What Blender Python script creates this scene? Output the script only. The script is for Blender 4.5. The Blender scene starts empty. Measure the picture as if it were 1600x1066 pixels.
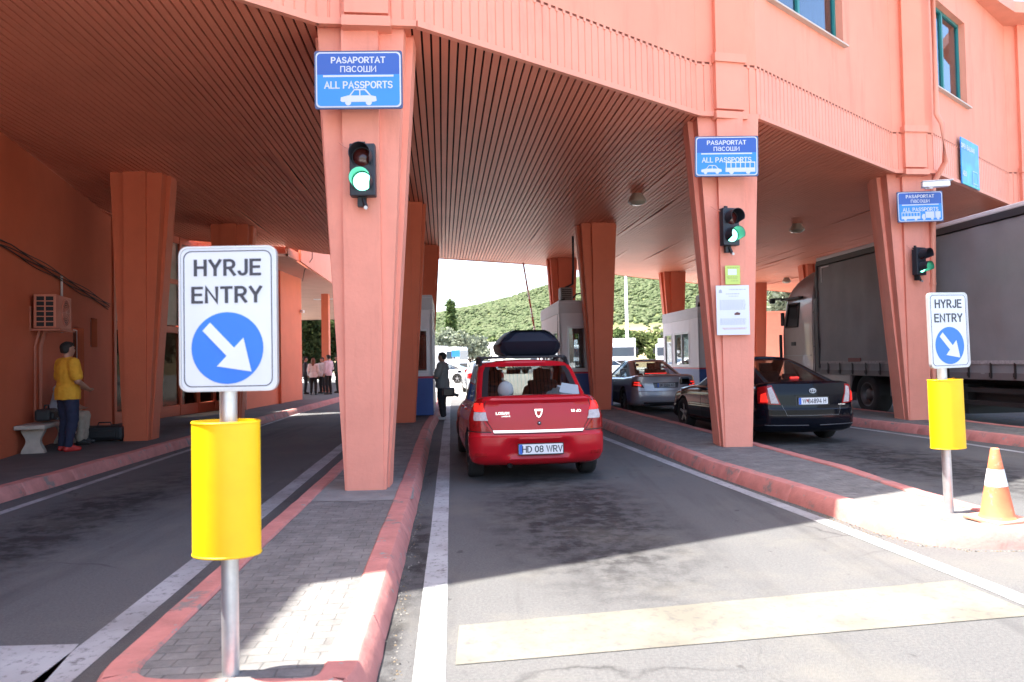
import bpy, bmesh, math, random
from mathutils import Vector, Matrix
from mathutils import noise as mnoise
random.seed(7)
R = math.radians
sc = bpy.context.scene
COL = sc.collection

# ------------------------------------------------------------------ world, sun, camera
w = bpy.data.worlds.new("World"); sc.world = w; w.use_nodes = True
nt = w.node_tree; nt.nodes.clear()
sky = nt.nodes.new('ShaderNodeTexSky'); sky.sky_type = 'NISHITA'; sky.sun_disc = False
SUN_EL, SUN_AZ = R(65), R(-92)
sky.sun_elevation = SUN_EL; sky.sun_rotation = SUN_AZ
sky.air_density = 1.0; sky.dust_density = 3.0; sky.ozone_density = 1.0
bg = nt.nodes.new('ShaderNodeBackground'); bg.inputs[1].default_value = 0.098
out = nt.nodes.new('ShaderNodeOutputWorld')
nt.links.new(sky.outputs[0], bg.inputs[0]); nt.links.new(bg.outputs[0], out.inputs[0])
sl = bpy.data.lights.new('sun', 'SUN'); sl.energy = 2.9; sl.angle = R(0.5); sl.color = (1, .955, .88)
so = bpy.data.objects.new('sun', sl); COL.objects.link(so)
sdir = Vector((math.cos(SUN_EL)*math.sin(SUN_AZ), math.cos(SUN_EL)*math.cos(SUN_AZ), math.sin(SUN_EL)))
so.rotation_euler = sdir.to_track_quat('Z', 'Y').to_euler(); so.location = (-30, 0, 60)

cam = bpy.data.cameras.new('camera'); co = bpy.data.objects.new('camera', cam); COL.objects.link(co)
cam.sensor_width = 36; cam.lens = 36*1150/1600; cam.clip_start = .05; cam.clip_end = 4000
co.matrix_world = Matrix.Translation((0, 0, 1.5)) @ Matrix.Rotation(math.pi/2+R(1.545), 4, 'X') @ Matrix.Rotation(R(-1.08), 4, 'Z')
cam.dof.use_dof = True; cam.dof.focus_distance = 9.5; cam.dof.aperture_fstop = 2.8
sc.camera = co
vs = sc.view_settings; vs.view_transform = 'Standard'; vs.look = 'None'; vs.exposure = 2.95; vs.gamma = 1
sc.render.engine = 'CYCLES'
cy = sc.cycles; cy.max_bounces = 9; cy.diffuse_bounces = 6; cy.glossy_bounces = 4; cy.transparent_max_bounces = 16; cy.transmission_bounces = 4
cy.use_denoising = True
cy.sample_clamp_indirect = 6.0

# ------------------------------------------------------------------ materials
MATS = {}
def nd(t, ty, **k):
    n = t.nodes.new(ty)
    for a, v in k.items(): setattr(n, a, v)
    return n
def mat(name, col, rough=.6, metal=0., var=.0, vscale=3., bump=0., bscale=40., spec=.5, coat=0., emit=None, estr=0., stain=None, sscale=1.5, coords='Object', detail=5., chips=None, sstretch=1.):
    """Principled paint with a cloudy tone variation, optional stains and fine bump."""
    if name in MATS: return MATS[name]
    m = bpy.data.materials.new(name); m.use_nodes = True; t = m.node_tree
    b = t.nodes['Principled BSDF']
    b.inputs['Base Color'].default_value = (*col, 1); b.inputs['Roughness'].default_value = rough
    b.inputs['Metallic'].default_value = metal; b.inputs['Specular IOR Level'].default_value = spec
    b.inputs['Coat Weight'].default_value = coat; b.inputs['Coat Roughness'].default_value = .04
    if emit:
        b.inputs['Emission Color'].default_value = (*emit, 1); b.inputs['Emission Strength'].default_value = estr
    tc = nd(t, 'ShaderNodeTexCoord')
    last = None
    if var:
        n = nd(t, 'ShaderNodeTexNoise'); n.inputs['Scale'].default_value = vscale; n.inputs['Detail'].default_value = detail; n.inputs['Roughness'].default_value = .62
        t.links.new(tc.outputs[coords], n.inputs['Vector'])
        r = nd(t, 'ShaderNodeValToRGB')
        r.color_ramp.elements[0].position = .3; r.color_ramp.elements[1].position = .7
        r.color_ramp.elements[0].color = (*[c*(1-var) for c in col], 1); r.color_ramp.elements[1].color = (*[min(1, c*(1+var)) for c in col], 1)
        t.links.new(n.outputs[0], r.inputs[0]); last = r.outputs[0]
    if stain:
        n2 = nd(t, 'ShaderNodeTexNoise'); n2.inputs['Scale'].default_value = sscale; n2.inputs['Detail'].default_value = 8; n2.inputs['Roughness'].default_value = .7
        mp = nd(t, 'ShaderNodeMapping'); mp.inputs['Scale'].default_value = (1, 1, sstretch); t.links.new(tc.outputs[coords], mp.inputs[0]); t.links.new(mp.outputs[0], n2.inputs['Vector'])
        r2 = nd(t, 'ShaderNodeValToRGB'); r2.color_ramp.elements[0].position = stain[1]; r2.color_ramp.elements[1].position = stain[1]+stain[2]
        t.links.new(n2.outputs[0], r2.inputs[0])
        mx = nd(t, 'ShaderNodeMix', data_type='RGBA'); mx.inputs[6].default_value = (*col, 1); mx.inputs[7].default_value = (*stain[0], 1)
        if last: t.links.new(last, mx.inputs[6])
        t.links.new(r2.outputs[0], mx.inputs[0]); last = mx.outputs[2]
    if chips:
        n4 = nd(t, 'ShaderNodeTexNoise'); n4.inputs['Scale'].default_value = chips[1]; n4.inputs['Detail'].default_value = 4; n4.inputs['Roughness'].default_value = .6
        t.links.new(tc.outputs[coords], n4.inputs['Vector'])
        r4 = nd(t, 'ShaderNodeValToRGB'); r4.color_ramp.elements[0].position = chips[2]; r4.color_ramp.elements[1].position = chips[2]+.015
        t.links.new(n4.outputs[0], r4.inputs[0])
        m4 = nd(t, 'ShaderNodeMix', data_type='RGBA'); m4.inputs[6].default_value = (*col, 1); m4.inputs[7].default_value = (*chips[0], 1)
        if last: t.links.new(last, m4.inputs[6])
        t.links.new(r4.outputs[0], m4.inputs[0]); last = m4.outputs[2]
    if last: t.links.new(last, b.inputs['Base Color'])
    if bump:
        n3 = nd(t, 'ShaderNodeTexNoise'); n3.inputs['Scale'].default_value = bscale; n3.inputs['Detail'].default_value = 6
        t.links.new(tc.outputs[coords], n3.inputs['Vector'])
        bp = nd(t, 'ShaderNodeBump'); bp.inputs['Strength'].default_value = bump; bp.inputs['Distance'].default_value = .02
        t.links.new(n3.outputs[0], bp.inputs['Height']); t.links.new(bp.outputs[0], b.inputs['Normal'])
    MATS[name] = m; return m

def glass(name, tint=(.55, .6, .6), fac=.12, refl=(.9, .95, 1), rough=.02, ior=1.45):
    if name in MATS: return MATS[name]
    m = bpy.data.materials.new(name); m.use_nodes = True; t = m.node_tree; t.nodes.clear()
    o = nd(t, 'ShaderNodeOutputMaterial'); mx = nd(t, 'ShaderNodeMixShader'); tr = nd(t, 'ShaderNodeBsdfTransparent'); gl = nd(t, 'ShaderNodeBsdfGlossy')
    fr = nd(t, 'ShaderNodeFresnel'); gm = nd(t, 'ShaderNodeNewGeometry'); mi_ = nd(t, 'ShaderNodeMapRange'); mi_.inputs[3].default_value = ior; mi_.inputs[4].default_value = 1/ior; t.links.new(gm.outputs['Backfacing'], mi_.inputs[0]); t.links.new(mi_.outputs[0], fr.inputs[0])
    ad = nd(t, 'ShaderNodeMath', operation='ADD', use_clamp=True); ad.inputs[1].default_value = fac
    tr.inputs[0].default_value = (*tint, 1); gl.inputs[0].default_value = (*refl, 1); gl.inputs['Roughness'].default_value = rough
    t.links.new(fr.outputs[0], ad.inputs[0]); t.links.new(ad.outputs[0], mx.inputs[0]); t.links.new(tr.outputs[0], mx.inputs[1]); t.links.new(gl.outputs[0], mx.inputs[2]); t.links.new(mx.outputs[0], o.inputs[0])
    MATS[name] = m; return m

SALMON = (.77, .30, .20)
M_PINK = lambda: mat('salmon_wall_paint', SALMON, .72, var=.05, vscale=.9, bump=.12, bscale=60, spec=.3, coords='Object', stain=((.64, .235, .155), .52, .22), sscale=2.4, sstretch=.14)
M_FASC = lambda: mat('salmon_sheet_paint', (.77, .31, .21), .55, var=.04, vscale=2, spec=.35, stain=((.66, .25, .17), .55, .2), sscale=4, sstretch=.2)
M_COLM = lambda: mat('salmon_column_paint', (.82, .315, .222), .62, var=.07, vscale=1.6, bump=.18, bscale=22, stain=((.70, .26, .183), .53, .2), sscale=4., sstretch=.16, spec=.35, chips=((.36, .27, .24), 7., .735))
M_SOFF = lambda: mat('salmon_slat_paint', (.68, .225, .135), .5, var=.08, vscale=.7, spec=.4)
M_KERB = lambda: mat('red_kerb_paint', (.45, .175, .15), .8, var=.18, vscale=5, bump=.25, bscale=30, stain=((.20, .165, .15), .56, .07), sscale=3.1, chips=((.26, .24, .225), 9., .66))
M_DARK = lambda: mat('dark_void', (.012, .011, .011), .8)
M_BLK = lambda: mat('black_plastic', (.018, .018, .02), .45, spec=.4)
M_RUB = lambda: mat('tyre_rubber', (.022, .022, .022), .85, bump=.3, bscale=60)
M_GALV = lambda: mat('galvanised_steel', (.52, .54, .55), .42, metal=.75, var=.12, vscale=14)
M_WHITE = lambda: mat('white_paint', (.78, .78, .78), .45, var=.03, vscale=5)
M_CHR = lambda: mat('chrome', (.86, .87, .88), .08, metal=1.)

# ------------------------------------------------------------------ mesh collector
class MB:
    def __init__(s): s.v = []; s.f = []; s.mi = []; s.sm = []; s.cur = 0; s.X = None
    def add(s, vs, fs, mi=None, smooth=False):
        o = len(s.v)
        for p in vs:
            p = Vector(p)
            if s.X is not None: p = s.X @ p
            s.v.append(p)
        for f in fs: s.f.append([o+i for i in f]); s.mi.append(s.cur if mi is None else mi); s.sm.append(smooth)
        return s
    def box(s, c, d, rz=0., M=None, mi=None, bev=0.):
        x, y, z = d[0]/2, d[1]/2, d[2]/2
        if bev:
            b = min(bev, x*.49, y*.49, z*.49); bm = bmesh.new(); bmesh.ops.create_cube(bm, size=1)
            for q in bm.verts: q.co = Vector((q.co.x*d[0], q.co.y*d[1], q.co.z*d[2]))
            bmesh.ops.bevel(bm, geom=list(bm.edges), offset=b, segments=2, affect='EDGES', profile=.5)
            vs = [q.co.copy() for q in bm.verts]; fs = [[q.index for q in f.verts] for f in bm.faces]; bm.free()
        else:
            vs = [Vector((i, j, k)) for i in (-x, x) for j in (-y, y) for k in (-z, z)]
            fs = [(0, 1, 3, 2), (4, 6, 7, 5), (0, 4, 5, 1), (2, 3, 7, 6), (0, 2, 6, 4), (1, 5, 7, 3)]
        T = Matrix.Translation(c) @ (M if M else Matrix.Rotation(rz, 4, 'Z'))
        return s.add([T @ p for p in vs], fs, mi)
    def cyl(s, p0, p1, r0, r1=None, n=16, caps=True, mi=None, smooth=True):
        r1 = r0 if r1 is None else r1; p0 = Vector(p0); p1 = Vector(p1); d = (p1-p0)
        q = d.to_track_quat('Z', 'Y') if d.length > 1e-9 else Matrix.Identity(3).to_quaternion()
        vs = []
        for p, r in ((p0, r0), (p1, r1)):
            for i in range(n):
                a = 2*math.pi*i/n; vs.append(p + q @ Vector((r*math.cos(a), r*math.sin(a), 0)))
        s.add(vs, [(i, (i+1) % n, n+(i+1) % n, n+i) for i in range(n)], mi, smooth)
        if caps:
            if r0 > 1e-6: s.add(vs[:n], [list(range(n))[::-1]], mi)
            if r1 > 1e-6: s.add(vs[n:], [list(range(n))], mi)
        return s
    def tube(s, pts, r, n=8, mi=None):
        pts = [Vector(p) for p in pts]; rings = []
        for i, p in enumerate(pts):
            d = (pts[min(i+1, len(pts)-1)]-pts[max(i-1, 0)]).normalized()
            u = d.cross(Vector((0, 0, 1)))
            if u.length < 1e-3: u = d.cross(Vector((0, 1, 0)))
            u.normalize(); v = d.cross(u); rr = r[i] if isinstance(r, (list, tuple)) else r
            rings.append([p+u*math.cos(2*math.pi*k/n)*rr+v*math.sin(2*math.pi*k/n)*rr for k in range(n)])
        vs = [q for g in rings for q in g]; fs = []
        for i in range(len(pts)-1):
            for k in range(n): fs.append((i*n+k, i*n+(k+1) % n, (i+1)*n+(k+1) % n, (i+1)*n+k))
        s.add(vs, fs, mi, True); s.add(rings[0], [list(range(n))], mi); s.add(rings[-1], [list(range(n))[::-1]], mi); return s
    def lathe(s, prof, n=24, axis='Z', c=(0, 0, 0), mi=None, smooth=True):
        vs = []
        for r, h in prof:
            for i in range(n):
                a = 2*math.pi*i/n; x, y = r*math.cos(a), r*math.sin(a)
                p = {'Z': (x, y, h), 'X': (h, x, y), 'Y': (x, h, y)}[axis]; vs.append(Vector(p)+Vector(c))
        fs = [(j*n+i, j*n+(i+1) % n, (j+1)*n+(i+1) % n, (j+1)*n+i) for j in range(len(prof)-1) for i in range(n)]
        return s.add(vs, fs, mi, smooth)
    def prism(s, poly, z0, z1, mi=None, top=None):
        n = len(poly); vs = [(x, y, z0) for x, y in poly]+[(x, y, z1) for x, y in poly]
        s.add(vs, [(i, (i+1) % n, n+(i+1) % n, n+i) for i in range(n)], mi)
        s.add([vs[n+i] for i in range(n)], [list(range(n))], mi if top is None else top); s.add([vs[i] for i in range(n)], [list(range(n))[::-1]], mi); return s
    def grid(s, rows, mi=None, smooth=True, closed=False):
        m = len(rows[0]); vs = [p for r in rows for p in r]; fs = []
        for j in range(len(rows)-1):
            for i in range(m if closed else m-1): fs.append((j*m+i, j*m+(i+1) % m, (j+1)*m+(i+1) % m, (j+1)*m+i))
        return s.add(vs, fs, mi, smooth)
    def sphere(s, c, r, n=16, m=10, mi=None):
        rx, ry, rz = r if isinstance(r, (tuple, list)) else (r, r, r); rows = []
        for j in range(m+1):
            a = math.pi*j/m-math.pi/2; rows.append([Vector((c[0]+rx*math.cos(a)*math.cos(2*math.pi*i/n), c[1]+ry*math.cos(a)*math.sin(2*math.pi*i/n), c[2]+rz*math.sin(a))) for i in range(n)])
        return s.grid(rows, mi, True, True)
    def build(s, name, mats, parent=None, loc=None, rz=0., sharp=None):
        me = bpy.data.meshes.new(name); me.from_pydata([tuple(p) for p in s.v], [], s.f)
        if not isinstance(mats, (list, tuple)): mats = [mats]
        for m in mats: me.materials.append(m)
        me.polygons.foreach_set('material_index', s.mi); me.polygons.foreach_set('use_smooth', s.sm)
        me.validate(); me.update()
        if sharp:
            bm = bmesh.new(); bm.from_mesh(me); bmesh.ops.remove_doubles(bm, verts=bm.verts, dist=1e-5); bmesh.ops.recalc_face_normals(bm, faces=bm.faces); bm.to_mesh(me); bm.free()
            me.set_sharp_from_angle(angle=R(sharp))
        o = bpy.data.objects.new(name, me); COL.objects.link(o)
        if parent: o.parent = parent
        if loc: o.location = loc
        if rz: o.rotation_euler.z = rz
        return o

def tag(o, label=None, cat=None, group=None, kind=None):
    if label: o['label'] = label
    if cat: o['category'] = cat
    if group: o['group'] = group
    if kind: o['kind'] = kind
    return o
def thing(name, label, cat, loc=(0, 0, 0), rz=0., group=None):
    o = bpy.data.objects.new(name, None); COL.objects.link(o); o.empty_display_size = .2
    o.location = loc; o.rotation_euler.z = rz
    return tag(o, label, cat, group)
def copy_tree(o, parent=None):
    c = o.copy(); COL.objects.link(c); c.parent = parent
    for ch in list(o.children): copy_tree(ch, c)
    return c
def shadeset(o, ang=40):
    o.data.polygons.foreach_set('use_smooth', [True]*len(o.data.polygons)); o.data.set_sharp_from_angle(angle=R(ang)); return o
_dg = None
def evaluated(o):
    dg = bpy.context.evaluated_depsgraph_get(); return bpy.data.meshes.new_from_object(o.evaluated_get(dg))
def arc(cx, cy, rx, ry, a0, a1, n=9): return [(cx+rx*math.cos(R(a0+(a1-a0)*i/n)), cy+ry*math.sin(R(a0+(a1-a0)*i/n))) for i in range(n+1)]
def glyphs():
    o = lambda w: [arc(w/2, .5, w/2, .5, 90, 450, 22)]
    bowl = lambda w, y0, y1, x=0: [(x, y1), (w-(y1-y0)/2, y1)]+arc(w-(y1-y0)/2, (y0+y1)/2, (y1-y0)/2, (y1-y0)/2, 90, -90, 10)+[(x, y0)]
    g = {'A': (.74, [[(0, 0), (.37, 1), (.74, 0)], [(.13, .33), (.61, .33)]]), 'B': (.62, [[(0, 0), (0, 1)], bowl(.60, .53, 1), bowl(.64, 0, .53)]), 'C': (.7, [arc(.38, .5, .38, .5, 48, 312, 18)]),
     'D': (.68, [[(0, 1), (.2, 1)]+arc(.2, .5, .48, .5, 90, -90, 14)+[(0, 0), (0, 1)]]), 'E': (.56, [[(.56, 1), (0, 1), (0, 0), (.56, 0)], [(0, .52), (.5, .52)]]), 'G': (.74, [arc(.38, .5, .38, .5, 48, 345, 18)+[(.74, .45), (.42, .45)]]),
     'H': (.66, [[(0, 0), (0, 1)], [(.66, 0), (.66, 1)], [(0, .52), (.66, .52)]]), 'I': (.0, [[(0, 0), (0, 1)]]), 'J': (.48, [[(.48, 1), (.48, .24)]+arc(.24, .24, .24, .24, 0, -165, 9)]), 'K': (.64, [[(0, 0), (0, 1)], [(.60, 1), (.02, .38)], [(.22, .58), (.64, 0)]]), 'L': (.54, [[(0, 1), (0, 0), (.54, 0)]]),
     'N': (.68, [[(0, 0), (0, 1), (.68, 0), (.68, 1)]]), 'O': (.78, o(.78)), 'P': (.60, [[(0, 0), (0, 1)], bowl(.60, .45, 1)]), 'R': (.62, [[(0, 0), (0, 1)], bowl(.60, .47, 1), [(.30, .47), (.62, 0)]]),
     'S': (.60, [arc(.30, .74, .28, .26, 30, 270, 12)+arc(.30, .25, .30, .25, 90, -150, 12)[1:]]), 'T': (.62, [[(0, 1), (.62, 1)], [(.31, 1), (.31, 0)]]), 'U': (.66, [[(0, 1), (0, .32)]+arc(.33, .32, .33, .32, 180, 360, 10)+[(.66, 1)]]), 'V': (.68, [[(0, 1), (.34, 0), (.68, 1)]]), 'W': (.98, [[(0, 1), (.24, 0), (.49, .95), (.74, 0), (.98, 1)]]), 'Y': (.66, [[(0, 1), (.33, .46), (.66, 1)], [(.33, .46), (.33, 0)]]),
     '0': (.58, [arc(.29, .5, .29, .5, 90, 450, 22)]), '1': (.25, [[(0, .78), (.25, 1), (.25, 0)]]), '4': (.62, [[(.62, .25), (0, .25), (.44, 1), (.44, 0)]]), '5': (.56, [[(.52, 1), (.08, 1), (.03, .52)]+arc(.26, .33, .30, .33, 120, -150, 12)]), '6': (.58, [arc(.29, .31, .29, .31, 90, 450, 16), [(.46, 1), (.2, .78), (.02, .40)]]), '8': (.58, [arc(.29, .75, .26, .25, -90, 270, 16), arc(.29, .25, .29, .25, 90, 450, 16)]), '9': (.58, [arc(.29, .69, .29, .31, 90, 450, 16), [(.12, 0), (.38, .22), (.56, .60)]]),
     '.': (.0, [[(0, 0), (0, .06)]]), ' ': (.16, []), 'd': (.5, [arc(.25, .27, .25, .27, 0, 360, 14), [(.5, 0), (.5, 1)]]), 'i': (0, [[(0, 0), (0, .55)], [(0, .74), (0, .80)]]),
     'п': (.46, [[(0, 0), (0, .72), (.46, .72), (.46, 0)]]), 'а': (.46, [arc(.23, .22, .23, .20, 0, 360, 14), [(.46, 0), (.46, .48)]+arc(.24, .5, .22, .22, 0, 150, 8)]), 'с': (.46, [arc(.26, .36, .26, .36, 50, 310, 14)]), 'о': (.52, [arc(.26, .36, .26, .36, 90, 450, 16)]), 'ш': (.70, [[(0, .72), (0, 0), (.70, 0), (.70, .72)], [(.35, .72), (.35, 0)]]), 'и': (.48, [[(0, .72), (0, 0), (.48, .72), (.48, 0)]])}
    return g
GLY = glyphs()
def text_mb(mb, s, h, M, wt=.16, sx=1., gap=.22, align='CENTER', mi=None):
    """Signwriter's lettering: every glyph is drawn as strokes of one width; cap height h, baseline centre at the origin of M, in M's XY plane."""
    w = sum(GLY[c][0]*sx+gap for c in s)-gap; x = {'CENTER': -w/2, 'LEFT': 0}[align]; k = 0; hw = wt/2
    for c in s:
        gw, strokes = GLY[c]
        for st in strokes:
            p = [Vector((x+a*sx, b)) for a, b in st]; closed = (p[0]-p[-1]).length < 1e-4 and len(p) > 3
            if closed: p = p[:-1]
            n = len(p); Lf = []; Rt = []
            for i in range(n):
                a = p[i-1] if closed or i else p[0]; b = p[(i+1) % n] if closed or i < n-1 else p[-1]
                d0 = (p[i]-a); d1 = (b-p[i]); d0 = d0.normalized() if d0.length > 1e-6 else d1.normalized(); d1 = d1.normalized() if d1.length > 1e-6 else d0
                n0 = Vector((-d0.y, d0.x)); n1 = Vector((-d1.y, d1.x)); m = n0+n1; m = m.normalized() if m.length > 1e-3 else n0; q = min(2.2, 1/max(.3, m.dot(n0)))
                e = Vector((0, 0))
                if not closed and i == 0: e = -d1*hw*.92
                if not closed and i == n-1: e = d0*hw*.92
                q0 = p[i]+e; Lf.append(q0+m*hw*q); Rt.append(q0-m*hw*q)
            z = .0002+k*.00003; k += 1
            vs = [M @ Vector((q.x*h, q.y*h*(1-wt)+hw*h, z)) for q in Lf+Rt]
            mb.add(vs, [(i, n+i, n+(i+1) % n, (i+1) % n) for i in range(n if closed else n-1)], mi)
        x += gw*sx+gap
    return mb
FACE = Matrix.Rotation(math.pi/2, 4, 'X')       # XY plane turned to face -Y (text upright)
def at(x, y, z, rz=0.): return Matrix.Translation((x, y, z)) @ Matrix.Rotation(rz, 4, 'Z')
def rrect(w, h, r, n=6, c=(0, 0)):
    p = []
    for cx, cyy, a0 in ((w/2-r, h/2-r, 0), (-w/2+r, h/2-r, 90), (-w/2+r, -h/2+r, 180), (w/2-r, -h/2+r, 270)):
        for i in range(n+1):
            a = R(a0+90*i/n); p.append((c[0]+cx+r*math.cos(a), c[1]+cyy+r*math.sin(a)))
    return p
def plate(mb, poly, y0, y1, M=None, mi=None):
    """polygon in XZ extruded from y0 (front) to y1."""
    M = M or Matrix.Identity(4); n = len(poly)
    vs = [M @ Vector((x, y0, z)) for x, z in poly]+[M @ Vector((x, y1, z)) for x, z in poly]
    mb.add(vs, [list(range(n)), list(range(n, 2*n))[::-1]]+[(i, n+i, n+(i+1) % n, (i+1) % n) for i in range(n)], mi); return mb
def ring(mb, outer, inner, y0, y1, M=None, mi=None):
    M = M or Matrix.Identity(4); n = len(outer)
    a = [M @ Vector((x, y0, z)) for x, z in outer]; b = [M @ Vector((x, y0, z)) for x, z in inner]; c = [M @ Vector((x, y1, z)) for x, z in outer]; d = [M @ Vector((x, y1, z)) for x, z in inner]
    fs = []
    for i in range(n):
        j = (i+1) % n; fs += [(i, j, n+j, n+i), (i, 2*n+i, 2*n+j, j), (n+i, n+j, 3*n+j, 3*n+i)]
    mb.add(a+b+c+d, fs, mi); return mb
def interp(pts, t):
    if t <= pts[0][0]: return pts[0][1]
    for (a, b), (c, d) in zip(pts, pts[1:]):
        if t <= c: return b+(d-b)*(t-a)/(c-a)
    return pts[-1][1]
def sstep(a, b, x):
    t = max(0, min(1, (x-a)/(b-a))); return t*t*(3-2*t)
LANE = R(5.4)                                    # the lanes run 5.4 degrees left of +Y
# ------------------------------------------------------------------ ground
def asphalt():
    m = bpy.data.materials.new('asphalt'); m.use_nodes = True; t = m.node_tree; b = t.nodes['Principled BSDF']; L = t.links.new
    geo = nd(t, 'ShaderNodeNewGeometry')
    def noise(scale, detail=6, rough=.6, vec=None):
        n = nd(t, 'ShaderNodeTexNoise'); n.inputs['Scale'].default_value = scale; n.inputs['Detail'].default_value = detail; n.inputs['Roughness'].default_value = rough
        L(vec or geo.outputs['Position'], n.inputs['Vector']); return n.outputs[0]
    def ramp(src, a, b_, ca=(0, 0, 0), cb=(1, 1, 1)):
        r = nd(t, 'ShaderNodeValToRGB'); r.color_ramp.elements[0].position = a; r.color_ramp.elements[1].position = b_
        r.color_ramp.elements[0].color = (*ca, 1); r.color_ramp.elements[1].color = (*cb, 1); L(src, r.inputs[0]); return r.outputs[0]
    def mix(f, A, B, ty='MIX'):
        x = nd(t, 'ShaderNodeMix', data_type='RGBA', blend_type=ty); 
        for s, k in ((f, 0), (A, 6), (B, 7)):
            if hasattr(s, 'node'): L(s, x.inputs[k])
            else: x.inputs[k].default_value = s
        return x.outputs[2]
    base = ramp(noise(.45, 5), .3, .7, (.082, .085, .087), (.122, .123, .122))
    base = mix(.5, base, ramp(noise(260, 2), .35, .7, (.035, .035, .037), (.16, .155, .15)))
    base = mix(.35, base, ramp(noise(55, 4, .8), .38, .66, (.040, .040, .041), (.155, .15, .145)))
    # long worn streaks that follow the lanes
    mp = nd(t, 'ShaderNodeMapping'); mp.inputs['Rotation'].default_value = (0, 0, -LANE); mp.inputs['Scale'].default_value = (1.6, .12, 1)
    L(geo.outputs['Position'], mp.inputs[0])
    base = mix(ramp(noise(1.3, 5, .6, mp.outputs[0]), .52, .78), base, (.045, .044, .045, 1))
    # oil drips in the middle of the waiting lanes
    def blob(cx, cyy, rx, ry):
        mp2 = nd(t, 'ShaderNodeMapping'); mp2.vector_type = 'TEXTURE'; mp2.inputs['Location'].default_value = (cx, cyy, 0); mp2.inputs['Rotation'].default_value = (0, 0, LANE); mp2.inputs['Scale'].default_value = (rx, ry, 1)
        L(geo.outputs['Position'], mp2.inputs[0]); g = nd(t, 'ShaderNodeTexGradient', gradient_type='SPHERICAL'); L(mp2.outputs[0], g.inputs[0]); return g.outputs[0]
    ns = ramp(noise(4.8, 9, .70), .44, .60, (.30, .30, .30), (1, 1, 1))
    for cx, cyy, rx, ry in ((.55, 7.3, 1.1, 3.4), (-4.4, 7.5, .8, 4.5), (5.5, 10.2, 1.3, 3.8), (-.78, 5.9, .17, 1.9), (-.72, 4.2, .12, 1.2), (.1, 15, 1, 5)):
        f = nd(t, 'ShaderNodeMath', operation='MULTIPLY'); L(blob(cx, cyy, rx, ry), f.inputs[0]); L(ns, f.inputs[1])
        f2 = nd(t, 'ShaderNodeMath', operation='MULTIPLY', use_clamp=True); L(f.outputs[0], f2.inputs[0]); f2.inputs[1].default_value = 2.0
        base = mix(f2.outputs[0], base, (.018, .017, .018, 1))
    spots = ramp(noise(5.2, 3, .5), .69, .73)
    f3 = nd(t, 'ShaderNodeMath', operation='MULTIPLY'); L(spots, f3.inputs[0]); f3.inputs[1].default_value = .7
    base = mix(f3.outputs[0], base, (.032, .031, .031, 1))
    dust = nd(t, 'ShaderNodeMath', operation='MULTIPLY'); L(ramp(noise(.9, 7, .65), .50, .70), dust.inputs[0]); dust.inputs[1].default_value = .5
    base = mix(dust.outputs[0], base, (.135, .127, .108, 1))
    nv = nd(t, 'ShaderNodeTexNoise'); nv.inputs['Scale'].default_value = .9; nv.inputs['Detail'].default_value = 6; L(geo.outputs['Position'], nv.inputs['Vector'])
    va = nd(t, 'ShaderNodeVectorMath', operation='MULTIPLY_ADD'); L(nv.outputs[1], va.inputs[0]); va.inputs[1].default_value = (1.1, 1.1, 0); L(geo.outputs['Position'], va.inputs[2])
    vo = nd(t, 'ShaderNodeTexVoronoi', feature='DISTANCE_TO_EDGE'); vo.inputs['Scale'].default_value = .42; L(va.outputs[0], vo.inputs['Vector'])
    cr = ramp(vo.outputs['Distance'], .0015, .005, (.7, .7, .7), (0, 0, 0))
    cm = nd(t, 'ShaderNodeMath', operation='MULTIPLY'); L(cr, cm.inputs[0]); L(ramp(noise(.35, 3), .48, .56), cm.inputs[1])
    base = mix(cm.outputs[0], base, (.018, .017, .017, 1))
    # open yards before and behind the hall made paler to bounce light into it
    sep = nd(t, 'ShaderNodeSeparateXYZ'); L(geo.outputs['Position'], sep.inputs[0])
    wob = nd(t, 'ShaderNodeMath', operation='MULTIPLY_ADD'); L(noise(.7, 6, .7), wob.inputs[0]); wob.inputs[1].default_value = 4.0; L(sep.outputs[1], wob.inputs[2])
    mr = nd(t, 'ShaderNodeMapRange'); mr.inputs[1].default_value = 4.0; mr.inputs[2].default_value = 1.8; mr.inputs[3].default_value = 0; mr.inputs[4].default_value = .95; L(wob.outputs[0], mr.inputs[0])
    mr2 = nd(t, 'ShaderNodeMapRange'); mr2.inputs[1].default_value = 31; mr2.inputs[2].default_value = 38; mr2.inputs[3].default_value = 0; mr2.inputs[4].default_value = .95; L(wob.outputs[0], mr2.inputs[0])
    pale = ramp(noise(1.4, 7, .65), .3, .7, (.31, .298, .275), (.42, .405, .375))
    base = mix(mr.outputs[0], base, pale); base = mix(mr2.outputs[0], base, pale)
    L(base, b.inputs['Base Color']); b.inputs['Roughness'].default_value = .85; b.inputs['Specular IOR Level'].default_value = .35
    bp = nd(t, 'ShaderNodeBump'); bp.inputs['Strength'].default_value = .6; bp.inputs['Distance'].default_value = .012
    L(noise(120, 4, .7), bp.inputs['Height']); L(bp.outputs[0], b.inputs['Normal'])
    return m
mb = MB(); G = 1600
mb.add([(-G, -300, 0), (G, -300, 0), (G, 2000, 0), (-G, 2000, 0)], [(0, 1, 2, 3)])
tag(mb.build('asphalt_ground', asphalt()), kind='structure')

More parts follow.
